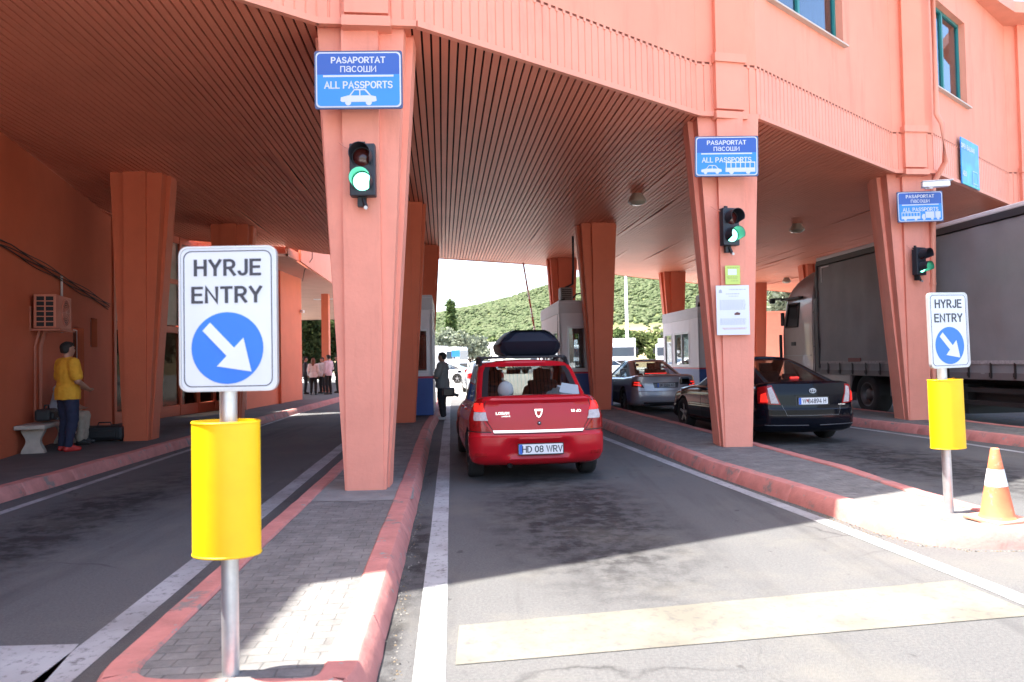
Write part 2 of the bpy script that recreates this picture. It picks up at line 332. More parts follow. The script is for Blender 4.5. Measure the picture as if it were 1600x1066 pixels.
def worn(name, col, under=(.08, .078, .077), cut=.42, wd=.2):
    m = bpy.data.materials.new(name); m.use_nodes = True; t = m.node_tree; b = t.nodes['Principled BSDF']; L = t.links.new
    geo = nd(t, 'ShaderNodeNewGeometry'); n = nd(t, 'ShaderNodeTexNoise'); n.inputs['Scale'].default_value = 14; n.inputs['Detail'].default_value = 9; n.inputs['Roughness'].default_value = .75
    L(geo.outputs['Position'], n.inputs['Vector']); r = nd(t, 'ShaderNodeValToRGB'); r.color_ramp.elements[0].position = cut-wd; r.color_ramp.elements[1].position = cut
    r.color_ramp.elements[0].color = (*under, 1); r.color_ramp.elements[1].color = (*col, 1); L(n.outputs[0], r.inputs[0])
    n2 = nd(t, 'ShaderNodeTexNoise'); n2.inputs['Scale'].default_value = 1.7; n2.inputs['Detail'].default_value = 6; L(geo.outputs['Position'], n2.inputs['Vector'])
    r2 = nd(t, 'ShaderNodeValToRGB'); r2.color_ramp.elements[0].position = .35; r2.color_ramp.elements[1].position = .6; r2.color_ramp.elements[0].color = (.62, .6, .58, 1); r2.color_ramp.elements[1].color = (1, 1, 1, 1); L(n2.outputs[0], r2.inputs[0])
    mx = nd(t, 'ShaderNodeMix', data_type='RGBA', blend_type='MULTIPLY'); mx.inputs[0].default_value = .8; L(r.outputs[0], mx.inputs[6]); L(r2.outputs[0], mx.inputs[7])
    L(mx.outputs[2], b.inputs['Base Color']); b.inputs['Roughness'].default_value = .8; return m
M_LINE = worn('worn_white_line_paint', (.34, .345, .35), cut=.47, wd=.14); M_STRIPE = worn('worn_cream_stripe_paint', (.150, .141, .115), cut=.50)
def line(pts, wdt, m=M_LINE, z=.004, name='lane_marking'):
    mb = MB(); Lp = []; Rp = []
    dense = []
    for (x0, y0), (x1, y1) in zip(pts, pts[1:]):
        n = max(1, int(math.hypot(x1-x0, y1-y0)/.7))
        for i in range(n): dense.append((x0+(x1-x0)*i/n, y0+(y1-y0)*i/n))
    dense.append(pts[-1])
    for i, p in enumerate(dense):
        a = Vector(dense[max(i-1, 0)]); b = Vector(dense[min(i+1, len(dense)-1)]); d = (b-a).normalized(); nrm = Vector((-d.y, d.x))
        ww = wdt/2*(1+random.uniform(-.05, .05)); Lp.append((p[0]+nrm.x*ww, p[1]+nrm.y*ww, z)); Rp.append((p[0]-nrm.x*ww, p[1]-nrm.y*ww, z))
    mb.grid([Rp, Lp], smooth=False); return tag(mb.build(name, m), kind='structure')
line([(-1.92-.089*y, y) for y in (-2, 2, 6, 12, 20, 33)], .19)
line([(-4.78-.081*y, y) for y in (-2, 2, 6, 12, 20, 33)], .11)
line([(-.13-.083*y, y) for y in (-1, 2, 6, 12, 20, 30)], .16)
line([(.9, 22), (1.42, 16.5), (1.69, 14.24), (2.38, 9.29), (2.8, 6.55), (3.04, 4.64), (3.18, 2.6), (3.25, 1)], .14)
line([(6.3, 19), (6.94, 15.2), (7.3, 13), (7.52, 11), (7.75, 8.5), (7.9, 6)], .12)
mb = MB(); mb.add([(-.31, 3.68, .004), (2.96, 4.22, .004), (2.88, 4.88, .004), (-.33, 4.22, .004)], [(0, 1, 2, 3)]); tag(mb.build('stop_line_marking', M_STRIPE), kind='structure')
mb = MB(); mb.add([(-4.9, 3.5, .004), (-2.26, 3.53, .004), (-2.39, 4.05, .004), (-4.9, 4.0, .004)], [(0, 1, 2, 3)]); tag(mb.build('stop_line_marking', M_LINE), kind='structure')

def litter(pts, n, wd, seed):
    """grit, dry leaves and scraps that collect along a kerb"""
    rr = random.Random(seed); mb = MB()
    for _ in range(n):
        k = rr.randrange(len(pts)-1); t = rr.random(); x = pts[k][0]+(pts[k+1][0]-pts[k][0])*t; y = pts[k][1]+(pts[k+1][1]-pts[k][1])*t
        o = abs(rr.gauss(0, 1))*wd; x += math.copysign(o, wd)*1.0; s = rr.uniform(.003, .011); a = rr.random()*6.28; c_, s_ = math.cos(a)*s, math.sin(a)*s; h = s*rr.uniform(.3, .9)
        mb.add([(x-c_, y-s_, .001), (x+s_, y-c_, .001), (x+c_, y+s_, .001), (x-s_*.8, y+c_*.8, .001), (x, y, .002+h)], [(0, 1, 4), (1, 2, 4), (2, 3, 4), (3, 0, 4)], mi=rr.choice((0, 0, 0, 1, 1, 2)))
    o = mb.build('gutter_litter', [mat('grit', (.16, .15, .135), .9), mat('dry_leaf', (.13, .095, .055), .8), mat('dark_grit', (.05, .047, .043), .9)]); tag(o, 'grit and dry leaves gathered along the kerbs', 'litter', kind='stuff')
def paver_mat():
    m = bpy.data.materials.new('grey_paver'); m.use_nodes = True; t = m.node_tree; b = t.nodes['Principled BSDF']; L = t.links.new
    geo = nd(t, 'ShaderNodeNewGeometry'); mp = nd(t, 'ShaderNodeMapping'); mp.inputs['Rotation'].default_value = (0, 0, -LANE); L(geo.outputs['Position'], mp.inputs[0])
    nw = nd(t, 'ShaderNodeTexNoise'); nw.inputs['Scale'].default_value = 6; L(geo.outputs['Position'], nw.inputs['Vector'])
    av = nd(t, 'ShaderNodeVectorMath', operation='MULTIPLY_ADD'); L(nw.outputs[1], av.inputs[0]); av.inputs[1].default_value = (.03, .03, 0); L(mp.outputs[0], av.inputs[2])
    br = nd(t, 'ShaderNodeTexBrick'); br.inputs['Scale'].default_value = 1; br.inputs['Brick Width'].default_value = .165; br.inputs['Row Height'].default_value = .088; br.inputs['Mortar Size'].default_value = .005; br.inputs['Mortar Smooth'].default_value = .6
    br.inputs['Color1'].default_value = (.150, .147, .143, 1); br.inputs['Color2'].default_value = (.185, .181, .175, 1); br.inputs['Mortar'].default_value = (.122, .119, .115, 1); L(av.outputs[0], br.inputs['Vector'])
    n = nd(t, 'ShaderNodeTexNoise'); n.inputs['Scale'].default_value = 4.2; n.inputs['Detail'].default_value = 10; n.inputs['Roughness'].default_value = .78; L(geo.outputs['Position'], n.inputs['Vector'])
    r = nd(t, 'ShaderNodeValToRGB'); r.color_ramp.elements[0].position = .3; r.color_ramp.elements[1].position = .7; r.color_ramp.elements[0].color = (.50, .50, .50, 1); r.color_ramp.elements[1].color = (1.30, 1.28, 1.24, 1); L(n.outputs[0], r.inputs[0])
    mx = nd(t, 'ShaderNodeMix', data_type='RGBA', blend_type='MULTIPLY'); mx.inputs[0].default_value = 1; L(br.outputs[0], mx.inputs[6]); L(r.outputs[0], mx.inputs[7])
    L(mx.outputs[2], b.inputs['Base Color']); b.inputs['Roughness'].default_value = .85
    bp = nd(t, 'ShaderNodeBump'); bp.inputs['Strength'].default_value = .6; bp.inputs['Distance'].default_value = .015
    ad = nd(t, 'ShaderNodeMath', operation='MULTIPLY_ADD'); L(br.outputs['Fac'], ad.inputs[0]); ad.inputs[1].default_value = -1; L(n.outputs[0], ad.inputs[2])
    L(ad.outputs[0], bp.inputs['Height']); L(bp.outputs[0], b.inputs['Normal']); return m
M_PAV = paver_mat()
M_CONC = mat('old_concrete', (.17, .165, .155), .9, var=.2, vscale=2.5, bump=.5, bscale=30, stain=((.07, .068, .065), .55, .15), sscale=1.5)

def densify(poly, step=.3, closed=True):
    o = []
    n = len(poly)
    for i in range(n if closed else n-1):
        a = Vector(poly[i]); b = Vector(poly[(i+1) % n]); k = max(1, int((b-a).length/step))
        for j in range(k): o.append(a+(b-a)*j/k)
    if not closed: o.append(Vector(poly[-1]))
    return o
def offs(poly, d, closed=True):
    n = len(poly); o = []
    for i in range(n):
        a = poly[(i-1) % n] if closed or i > 0 else poly[0]; b = poly[(i+1) % n] if closed or i < n-1 else poly[-1]
        e = (b-a).normalized(); o.append(poly[i]+Vector((-e.y, e.x))*d)      # inward for counter-clockwise
    return o
def corner(p, q, r, rad, n=6):
    """rounded corner at q between p and r"""
    p, q, r = Vector(p), Vector(q), Vector(r); a = q+(p-q).normalized()*rad; c = q+(r-q).normalized()*rad
    return [tuple(a*(1-t)**2+q*2*t*(1-t)+c*t*t) for t in [i/n for i in range(n+1)]]
def island(poly, closed=True, pav=M_PAV, hk=.155, kw=.15, top=None):
    d0 = densify(poly, .22, closed); d = []; J = []
    for i, p in enumerate(d0):
        if i % 5 == 2 and 0 < i < len(d0)-1:                         # a joint between two kerb stones
            e = (d0[(i+1) % len(d0)]-d0[i-1]).normalized()
            for o, g in ((-.012, 0), (-.004, 1), (.004, 1), (.012, 0)): d.append(p+e*o); J.append(g)
        else: d.append(p); J.append(0)
    def jit(pts, z, s, zs, gi=0):
        r = []
        for p, g, q0 in zip(pts, J, d):
            q = mnoise.noise_vector(Vector((q0.x*3.1, q0.y*3.1, z*9))); q2 = mnoise.noise(Vector((q0.x*.8+5, q0.y*.8, 1)))
            st = mnoise.noise(Vector((round(q0.x*.9)*3.3, round(q0.y*.9)*5.1, 2)))*.006
            r.append(Vector((p.x+q.x*s, p.y+q.y*s, z+q.z*zs+q2*zs*1.2+st*(zs > 0)-g*gi)))
        return r
    def off(v, g=.010): 
        a = offs(d, v, closed); b = offs(d, v+g, closed); return [y if j else x for x, y, j in zip(a, b, J)]
    rings = [jit(off(-.075, 0), -.02, .010, 0), jit(off(-.055), .05, .010, .005), jit(off(-.010), hk-.010, .006, .004), jit(off(.004), hk, .006, .004, .010), jit(off(kw-.012, -.0), hk+.002, .008, .004, .010), jit(off(kw, 0), hk-.010, .008, .003), jit(off(kw, 0), hk-.06, .008, 0)]
    mb = MB(); mb.grid(rings, smooth=True, closed=closed); k = mb.build('kerb', M_KERB(), sharp=32); tag(k, kind='structure')
    inn = offs(d0, kw-.006, closed)
    mb = MB(); zt = hk-.014
    if closed:
        pts = [(p.x, p.y, zt) for p in inn]
    else:
        pts = [(p.x, p.y, zt) for p in inn]+[(x, y, zt) for x, y in top]
    mb.add(pts, [list(range(len(pts)))]); o = mb.build('island_paving' if closed else 'pavement', pav); tag(o, kind='structure')
# island between the left lane and the lane of the red car
a, b_, c_, d_ = (-1.84, 3.08), (-.70, 3.05), (-3.25, 33.5), (-4.4, 33.5)
island(corner(d_, a, b_, .35)+corner(a, b_, c_, .3)+[(-.40-.0885*8, 8), (-.40-.0885*15.9, 15.9), (-2.05, 20), (-2.45, 25), c_, d_, (-1.57-.085*18, 18), (-1.57-.082*9, 9)])
mb = MB(); mb.add([(x+.01*math.sin(i*7), y+.015*math.cos(i*5), .1445) for i, (x, y) in enumerate(((-2.13, 7.36), (-1.6, 7.30), (-1.02, 7.38), (-1.10, 8.0), (-1.2, 8.7), (-2.1, 8.7)))], [(0, 1, 2, 3, 4, 5)]); tag(mb.build('concrete_pad', mat('patch_concrete', (.20, .195, .185), .9, var=.2, vscale=3, bump=.5, bscale=30)), kind='structure')
# island with the second pier
island([(3.3, 5.80), (3.55, 5.70), (3.95, 5.68), (4.12, 5.85), (4.08, 6.4), (4.0, 7.2), (4.02, 8.9), (3.79, 11.5), (3.5, 15), (2.95, 20), (2.4, 27.5), (1.0, 27.5), (1.35, 22), (1.99, 16.2), (2.53, 9.65), (3.02, 6.74), (3.1, 6.2)])
litter([(2.92, 6.9), (3.0, 6.3), (3.2, 5.8), (3.5, 5.58), (4.0, 5.55), (4.6, 5.6)], 420, -.07, 5); litter([(1.9, 16), (2.46, 9.6), (2.94, 6.8)], 420, -.05, 6); litter([(-.60, 3.4), (-.86, 5.6), (-1.05, 8), (-1.75, 15.5)], 420, .05, 7)
# island with the third pier
island([(8.45, 9.2), (8.75, 8.9), (9.6, 8.9), (9.85, 9.3), (9.15, 13.1), (8.95, 15), (8.4, 20), (7.7, 31), (6.0, 31), (6.45, 23), (7.0, 17), (7.22, 15.2), (7.6, 13.5), (8.05, 11.5)])
# pavement along the building on the far side of the left lane
kp = [(-5.25, -6), (-5.4, 0), (-5.88, 8.4), (-6.25, 14.6), (-6.64, 21.3), (-6.95, 29), (-7.5, 38), (-8.4, 56)]
M_SIDE = mat('dark_pavement', (.085, .082, .08), .85, var=.22, vscale=2, bump=.4, bscale=30)
island(kp, False, M_SIDE, top=[(-16, 56), (-16, -6)])
# ------------------------------------------------------------------ the customs hall over the lanes
HS = 5.2; HF = 6.02; HR = 9.75
bld = thing('customs_hall', 'salmon pink border crossing hall on flared piers spanning all the lanes', 'building')
FL = [(-7.0, 4.35), (-2.04, 7.87), (2.89, 11.12), (7.83, 14.9), (12.6, 18.45), (17.5, 22.0)]
FR = [(-5.95, 4.47), (-.99, 7.98), (3.88, 11.34), (8.72, 15.0), (13.65, 18.57), (18.5, 22.1)]
front = [(-12.5, .4), (-11, 1.5)]
for l, r in zip(FL, FR): front += [l, r]
front += [(22, 24.5)]
back = [(-20, 13.5), (-12, 19.3), (-9.4, 21.3), (-7.1, 22.9), (-6.2, 24.5), (-2.75, 26.0), (1.0, 28.4), (5.96, 33.6), (8.6, 36.1), (13, 40.2), (24, 49)]
T = math.tan(LANE)
us = lambda p: p[0]+T*p[1]
fu = [(us(p), p[1]) for p in front]; bu = [(us(p), p[1]) for p in back]
u0, u1 = fu[0][0]+.01, 22.5
# soffit: boards with open joints under a dark deck
mb = MB(); u = u0; pitch = .105; k = 0
while u < u1:
    a, b = u, u+pitch-.024; z = HS+mnoise.noise(Vector((u*.45, 3.3, 0)))*.006
    ya, yb = interp(fu, a)+.03, interp(fu, b)+.03; za, zb = interp(bu, a), interp(bu, b)
    n = 14; rows = []; sag = random.choice(range(2, n)) if random.random() < (.22 if u > 4.5 else .05) else -9; sz = random.uniform(.012, .05)
    for i in range(n+1):
        s = i/n; r = []
        for uu, y0, y1, dz in ((a, ya, za, .03), (a, ya, za, 0), (b, yb, zb, 0), (b, yb, zb, .03)):
            y = y0+(y1-y0)*s; r.append((uu-T*y, y, z+dz-(sz if abs(i-sag) <= 1 and y > 13 else 0)*(1 if i == sag else .5)+mnoise.noise(Vector((uu*.3, y*.3, 7)))*.014+(random.uniform(-.002, .002) if dz == 0 else 0)))
        rows.append(r)
    mb.grid(rows, smooth=False)
    u += pitch; k += 1
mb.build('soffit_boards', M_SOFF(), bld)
mb = MB(); ring0 = [(uu-T*y, y+.12) for uu, y in fu if uu < u1]+[(u1-T*interp(fu, u1), interp(fu, u1)), (u1-T*interp(bu, u1), interp(bu, u1))]+[(uu-T*y, y) for uu, y in reversed(bu) if u0 < uu < u1]+[(u0-T*interp(bu, u0), interp(bu, u0))]
mb.prism(ring0, HS+.06, HS+.2); mb.build('soffit_deck', M_DARK(), bld)

def seg_frames(pts):
    for (x0, y0), (x1, y1) in zip(pts, pts[1:]):
        L = math.hypot(x1-x0, y1-y0); d = Vector(((x1-x0)/L, (y1-y0)/L)); yield Vector((x0, y0)), d, Vector((d.y, -d.x)), L   # normal to the street side
# fascia: ribbed sheet with a bottom lip and a capping batten over a dark gap
mb = MB(); lip = MB(); gap = MB()
for p, d, n, L in seg_frames(front):
    k = max(1, round(L/.125)); prof = []
    for i in range(k):
        for f, o in ((0, 0), (.80, 0), (.86, -.012), (.94, -.012)): prof.append(((i+f)/k*L, o))
    prof.append((L, 0))
    rows = []
    for z in (HS+.02, HF-.032):
        rows.append([(p.x+d.x*s+n.x*o, p.y+d.y*s+n.y*o, z) for s, o in prof])
    mb.grid(rows, smooth=False)
    # ribs carry the cap: short tabs between the holes
    for i in range(k):
        s = (i+.9)/k*L; c = p+d*s
        mb.box((c.x+n.x*.0, c.y+n.y*.0, HF-.03), (.045, .02, .05), math.atan2(d.y, d.x))
    m = p+d*L/2; a = math.atan2(d.y, d.x)
    lip.box((m.x+n.x*.012, m.y+n.y*.012, HS+.005), (L+.01, .075, .07), a)
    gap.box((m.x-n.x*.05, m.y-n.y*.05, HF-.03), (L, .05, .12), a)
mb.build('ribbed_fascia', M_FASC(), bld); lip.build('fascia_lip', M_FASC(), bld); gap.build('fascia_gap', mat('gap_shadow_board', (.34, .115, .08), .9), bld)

# upper wall, one panel per bay, with window openings where the photo shows them
mb = MB(); TH = .28
WIN = {7: [(.07, .595, 7.2, 8.95)], 9: [(.03, .43, 7.02, 8.95)]}
win_parts = []
for si, (p, d, n, L) in enumerate(seg_frames(front)):
    def pt(s, z, o=0): return (p.x+d.x*s*L+n.x*o, p.y+d.y*s*L+n.y*o, z)
    zs = HF+.002; o = -.002
    ops = WIN.get(si, [])
    if not ops:
        mb.add([pt(0, zs, o), pt(1, zs, o), pt(1, HR, o), pt(0, HR, o)], [(0, 1, 2, 3)])
    for a, b, z0, z1 in ops:
        S = [0, a, b, 1]; Z = [zs, z0, z1, HR]
        for i in range(3):
            for j in range(3):
                if (i, j) != (1, 1): mb.add([pt(S[i], Z[j], o), pt(S[i+1], Z[j], o), pt(S[i+1], Z[j+1], o), pt(S[i], Z[j+1], o)], [(0, 1, 2, 3)])
        for (s0, q0), (s1, q1) in (((a, z0), (b, z0)), ((b, z0), (b, z1)), ((b, z1), (a, z1)), ((a, z1), (a, z0))):
            mb.add([pt(s0, q0, o), pt(s1, q1, o), pt(s1, q1, -TH), pt(s0, q0, -TH)], [(0, 1, 2, 3)])
        win_parts.append((p.copy(), d.copy(), n.copy(), L, a, b, z0, z1))
mb.build('upper_wall', M_PINK(), bld)
M_TEAL = mat('teal_window_frame', (.02, .20, .19), .4); M_CURT = mat('blue_curtain', (.10, .17, .42), .8, var=.2, vscale=3)
M_SILL = mat('pale_sill', (.55, .45, .38), .6)
for p, d, n, L, a, b, z0, z1 in win_parts:
    ang = math.atan2(d.y, d.x); W = (b-a)*L; c = p+d*((a+b)/2*L); H = z1-z0
    Mx = at(c.x-n.x*.16, c.y-n.y*.16, z0, ang)
    fr = MB(); fr.X = Mx; t = .06
    for x in (-W/2+t/2, W/2-t/2): fr.box((x, 0, H/2), (t, .06, H))
    for z in (t/2, H-t/2): fr.box((0, 0, z), (W-2*t, .055, t))
    mull = [-W*.02]
    for x in mull: fr.box((x, -.004, H/2), (.075, .06, H-2*t))
    f = fr.build('window', M_TEAL, bld)
    g = MB(); g.X = Mx; g.box((0, .01, H/2), (W-2*t, .008, H-2*t)); g.build('pane', glass('window_glass', (.45, .55, .6), .10), f)
    cu = MB(); cu.X = Mx; rows = []
    for z in (.03, H*.3, H*.7, H-.03):
        rows.append([(-W/2+.05+(W-.1)*i/90*(.62 if W < 2.2 else 1.), .13+.035*math.sin(i*.9+z)+.02*math.sin(i*.37), z) for i in range(91)])
    cu.grid(rows); cu.build('curtain', M_CURT, f)
    rm = MB(); rm.X = Mx; rm.box((0, .75, H/2), (W+.4, .02, H+.4)); rm.build('room_wall', mat('room_wall_grey', (.16, .13, .12), .9), f)
    si_ = MB(); si_.X = at(c.x, c.y, z0, ang); si_.box((0, -.02, -.017), (W+.06, .14, .03)); si_.build('sill', M_SILL, f)
# pilasters over the piers, with their capping blocks
for l, r in zip(FL, FR):
    cx, cyy = (l[0]+r[0])/2, (l[1]+r[1])/2; ang = math.atan2(r[1]-l[1], r[0]-l[0])
    mb = MB(); mb.X = at(cx, cyy, 0, ang)
    mb.box((0, .06, (HS+HR)/2+.05), (.44, .30, HR-HS-.1)); pl = mb.build('pilaster', M_PINK(), bld)
    for z, d_, y in ((HS-.02, (.52, .37, .11), .05), (HF+.04, (.52, .37, .13), .05), (HF-.38, (.47, .30, .72), .052)):
        mb = MB(); mb.X = at(cx, cyy, 0, ang); mb.box((0, y, z), d_); mb.build('pilaster_block', M_FASC(), pl)
# rear wall and right end over the soffit, roof slab with eaves
mb = MB()
for p, d, n, L in seg_frames(back):
    q = p+d*L; mb.add([(p.x, p.y, HS-.02), (q.x, q.y, HS-.02), (q.x, q.y, HR), (p.x, p.y, HR)], [(0, 1, 2, 3)])
ex0 = (u1-T*interp(fu, u1), interp(fu, u1)); ex1 = (u1-T*interp(bu, u1), interp(bu, u1))
mb.add([(ex0[0], ex0[1], HS), (ex1[0], ex1[1], HS), (ex1[0], ex1[1], HR), (ex0[0], ex0[1], HR)], [(0, 1, 2, 3)])
mb.build('rear_wall', M_PINK(), bld)
mb = MB()
rp = [(-5.9, -9), (-5.9, 4.42), (.3, 7.72), (11.65, 17.15), (12.4, 17.7), (13.9, 17.85), (22, 23.6), (25, 27), (25, 50), (13, 41), (5.9, 34.3), (1, 29.2), (-6.2, 25.4), (-12, 20), (-22, 14), (-22, -9)]
mb.prism(rp, HR, HR+.28); mb.build('roof', mat('eave_boards', (.75, .30, .20), .6, var=.06), bld)

# piers: flared cruciform columns
def pier_mesh():
    mb = MB(); h = HS+.02-.0
    def sect(t):
        w = .44+(.95-.44)*t; dpt = .56+(.98-.56)*t; pw = .40 if t > .5 else .40; pp = .016+.075*t; qw = .26
        hw, hd = w/2, dpt/2; a = min(pw/2, hw-.012); q = min(qw/2+.02*t, hd-.03)
        s = [(-hw, -hd+pp), (-a, -hd+pp), (-a, -hd), (a, -hd), (a, -hd+pp), (hw, -hd+pp)]
        s += [(hw, -q), (hw+pp*.9, -q), (hw+pp*.9, q), (hw, q)]
        s += [(-x, -y) for x, y in s[:6]]
        s += [(-hw, q), (-hw-pp*.9, q), (-hw-pp*.9, -q), (-hw, -q)]
        return s
    N = 26; rows = []
    for i in range(N+1):
        t = i/N; z = .12+(h-.12)*t; row = []
        for x, y in sect(t):
            e = mnoise.noise(Vector((x*3, y*3, z*1.5)))*.003; row.append((x+e, y-.28-.0+.28*0+e, z))
        # the street face stays plumb: shift the section back as it deepens
        dpt = .56+(.98-.56)*t
        row = [(x, y+.28+dpt/2, z) for x, y, z in row]
        rows.append(row)
    mb.grid(rows, smooth=False, closed=True)
    me = mb.build('pier', M_COLM(), None); return me
proto = pier_mesh()
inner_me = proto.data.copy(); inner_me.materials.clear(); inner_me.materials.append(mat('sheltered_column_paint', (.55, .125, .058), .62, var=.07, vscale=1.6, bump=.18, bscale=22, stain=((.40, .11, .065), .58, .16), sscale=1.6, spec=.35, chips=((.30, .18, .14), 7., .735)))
ROW_A = [(-6.5, 4.42), (-1.60, 7.92), (3.38, 11.12), (8.27, 15.02), (13.1, 18.5)]
ROW_B = [(-7.05, 13.75), (-2.47, 16.75), (2.42, 19.85), (7.55, 24.4), (12.5, 29.7)]
ROW_C = [(-7.30, 19.0), (-2.78, 23.0), (1.92, 26.5), (7.05, 31.4), (12.45, 36.9)]
first = True
for row in (ROW_A, ROW_B, ROW_C):
    for x, y in row:
        o = proto if first else proto.copy()
        if not first: COL.objects.link(o)
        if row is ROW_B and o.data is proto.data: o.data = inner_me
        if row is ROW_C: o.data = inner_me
        first = False; o.parent = bld; o.location = (x, y, 0); o.rotation_euler.z = LANE if row is not ROW_A else R(1.5)
# downpipe on the third pier
mb = MB(); mb.tube([(8.72, 14.84, HR-.3), (8.72, 14.84, 6.35), (8.80, 14.80, 6.15), (8.82, 14.78, 5.35), (8.76, 14.9, 5.15), (8.70, 15.02, 4.95), (8.66, 15.10, 2.4), (8.62, 15.12, .3)], .055, 10)
for z in (4.4, 2.9, 1.4): mb.cyl((8.66, 15.08, z), (8.66, 15.08, z+.04), .068)
mb.build('downpipe', M_FASC(), bld)

# left-hand building wall under the hall, with its doorway, small window, shop front
WALL_A, WALL_B = Vector((-7.85, 11.28)), Vector((-9.75, 17.96))
wd = (WALL_B-WALL_A).normalized(); wn = Vector((wd.y, -wd.x)); WL = (WALL_B-WALL_A).length; wang = math.atan2(wd.y, wd.x)
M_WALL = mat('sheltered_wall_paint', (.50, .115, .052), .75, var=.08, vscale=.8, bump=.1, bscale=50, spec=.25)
mb = MB()
S = [0, 3.72, 4.55, 5.05, 5.62, WL]
def wp(s, z, o=0): q = WALL_A+wd*s+wn*o; return (q.x, q.y, z)
def wq(s0, s1, z0, z1): mb.add([wp(s0, z0), wp(s1, z0), wp(s1, z1), wp(s0, z1)], [(0, 1, 2, 3)])
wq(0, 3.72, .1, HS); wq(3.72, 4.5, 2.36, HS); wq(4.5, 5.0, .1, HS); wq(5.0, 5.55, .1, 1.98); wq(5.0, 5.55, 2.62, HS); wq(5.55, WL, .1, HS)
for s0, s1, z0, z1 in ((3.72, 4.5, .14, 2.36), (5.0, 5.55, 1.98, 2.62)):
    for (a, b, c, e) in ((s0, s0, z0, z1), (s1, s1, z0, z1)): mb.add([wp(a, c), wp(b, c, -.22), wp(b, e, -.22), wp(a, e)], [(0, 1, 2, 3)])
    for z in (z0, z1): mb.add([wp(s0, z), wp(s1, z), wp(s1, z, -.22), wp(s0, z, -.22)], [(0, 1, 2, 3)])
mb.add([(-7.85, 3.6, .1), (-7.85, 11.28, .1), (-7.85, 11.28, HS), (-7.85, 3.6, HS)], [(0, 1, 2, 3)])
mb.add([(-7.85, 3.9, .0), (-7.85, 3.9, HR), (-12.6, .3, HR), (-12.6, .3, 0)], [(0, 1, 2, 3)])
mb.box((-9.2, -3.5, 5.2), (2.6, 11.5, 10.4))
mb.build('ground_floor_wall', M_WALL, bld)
Mw = lambda s, z, o=0: Matrix.Translation(wp(s, z, o)) @ Matrix.Rotation(wang, 4, 'Z')
dr = MB(); dr.X = Mw(4.11, 0, -.16)
for x in (-.36, .36): dr.box((x, 0, 1.23), (.06, .07, 2.18))
dr.box((0, 0, 2.3), (.66, .07, .06)); dr.box((0, 0, 1.05), (.66, .06, .08)); dr.box((0, 0, .2), (.66, .06, .1))
d_ = dr.build('doorway', M_WHITE(), bld); g = MB(); g.X = Mw(4.11, 0, -.13); g.box((0, 0, 1.25), (.66, .01, 2.1)); g.build('door_glass', mat('dark_shop_glass', (.03, .035, .035), .08, spec=.6), d_)
sw = MB(); sw.X = Mw(5.275, 2.3, -.15)
for x in (-.25, .25): sw.box((x, 0, 0), (.05, .06, .62))
for z in (-.29, .29): sw.box((0, 0, z), (.45, .055, .05))
sw.box((0.02, 0, 0), (.04, .05, .52))
s_ = sw.build('small_window', mat('brown_frame', (.12, .05, .035), .5), bld); g = MB(); g.X = Mw(5.275, 2.3, -.12); g.box((0, 0, 0), (.45, .008, .53)); g.build('pane', mat('dark_shop_glass', (.03, .035, .035), .08), s_)
# shop front in the recess beyond the wall
A = Vector((-9.75, 17.98)); B = Vector((-9.25, 22.8)); C_ = Vector((-8.3, 22.8))
sf = MB(); pn = MB(); pf = MB()
for P0, P1, nb in ((A, B, 5), (B, C_, 1)):
    dd = (P1-P0); L = dd.length; dd.normalize(); an = math.atan2(dd.y, dd.x)
    for i in range(nb+1):
        q = P0+dd*(L*i/nb); sf.box((q.x, q.y, 2.66), (.09, .13, 5.05), an)
    m = (P0+P1)/2
    for z, hh in ((.28, .3), (2.55, .16), (3.9, .13), (5.1, .2)): sf.box((m.x, m.y, z), (L-.1, .11, hh), an)
    pn.box((m.x, m.y, 1.45), (L-.1, .012, 2.0), an); pf.box((m.x, m.y, 3.85), (L-.1, .012, 2.35), an)
s = sf.build('shop_front', mat('shop_front_orange', (.45, .10, .05), .5), bld); pn.build('pane', glass('shop_glass', (.30, .28, .26), .0, (.5, .5, .5), ior=1.2), s); pf.build('frosted_pane', mat('frosted_glass', (.20, .20, .185), .4, var=.25, vscale=2.2), s)
ins = MB(); ins.box((-11.6, 20.5, 2.6), (.1, 6, 5.2)); ins.box((-10.6, 20.4, .12), (2.2, 5, .06)); ins.box((-10.5, 23.4, 2.6), (2.6, .1, 5.2)); ins.box((-10.1, 22.4, .75), (.5, .5, 1.2))
ins.build('shop_interior', mat('shop_interior_brown', (.14, .075, .06), .8, var=.2, vscale=1), bld)

# side building with its long canopy beyond the hall
sb = thing('side_building', 'salmon side building with a long flat canopy behind the entry sign', 'building')
mb = MB()
mb.box((-8.45, 27.75, 2.5), (.3, 2.6, 4.8)); mb.box((-8.42, 22.95, 2.5), (.24, .28, 4.75)); mb.box((-8.45, 24.8, .5), (.26, 3.4, .8)); mb.box((-8.45, 24.8, 4.5), (.26, 3.4, .8)); mb.box((-8.39, 26.3, 2.5), (.34, .26, 4.76))
mb.box((-11, 29.0, 2.5), (4.9, .12, 4.8)); mb.box((-13.4, 26, 2.5), (.2, 6, 4.8))
mb.build('wall', mat('side_wall_paint', (.80, .25, .14), .72, var=.05, vscale=1.2, bump=.1, bscale=50, spec=.3), sb)
mb = MB(); mb.box((-8.45, 24.6, 2.5), (.02, 3.3, 3.2)); mb.box((-8.43, 24.6, .93), (.05, 3.25, .05)); fw = mb.build('window', glass('shop_glass', ior=1.2), sb)
mb = MB()
for y in (23.15, 24.6, 26.1): mb.box((-8.44, y, 2.5), (.06, .06, 3.2))
mb.build('frame', M_WHITE(), fw)
cp = [(-16, 22.95), (-6.95, 22.95), (-7.75, 33), (-9.5, 56), (-20, 56)]
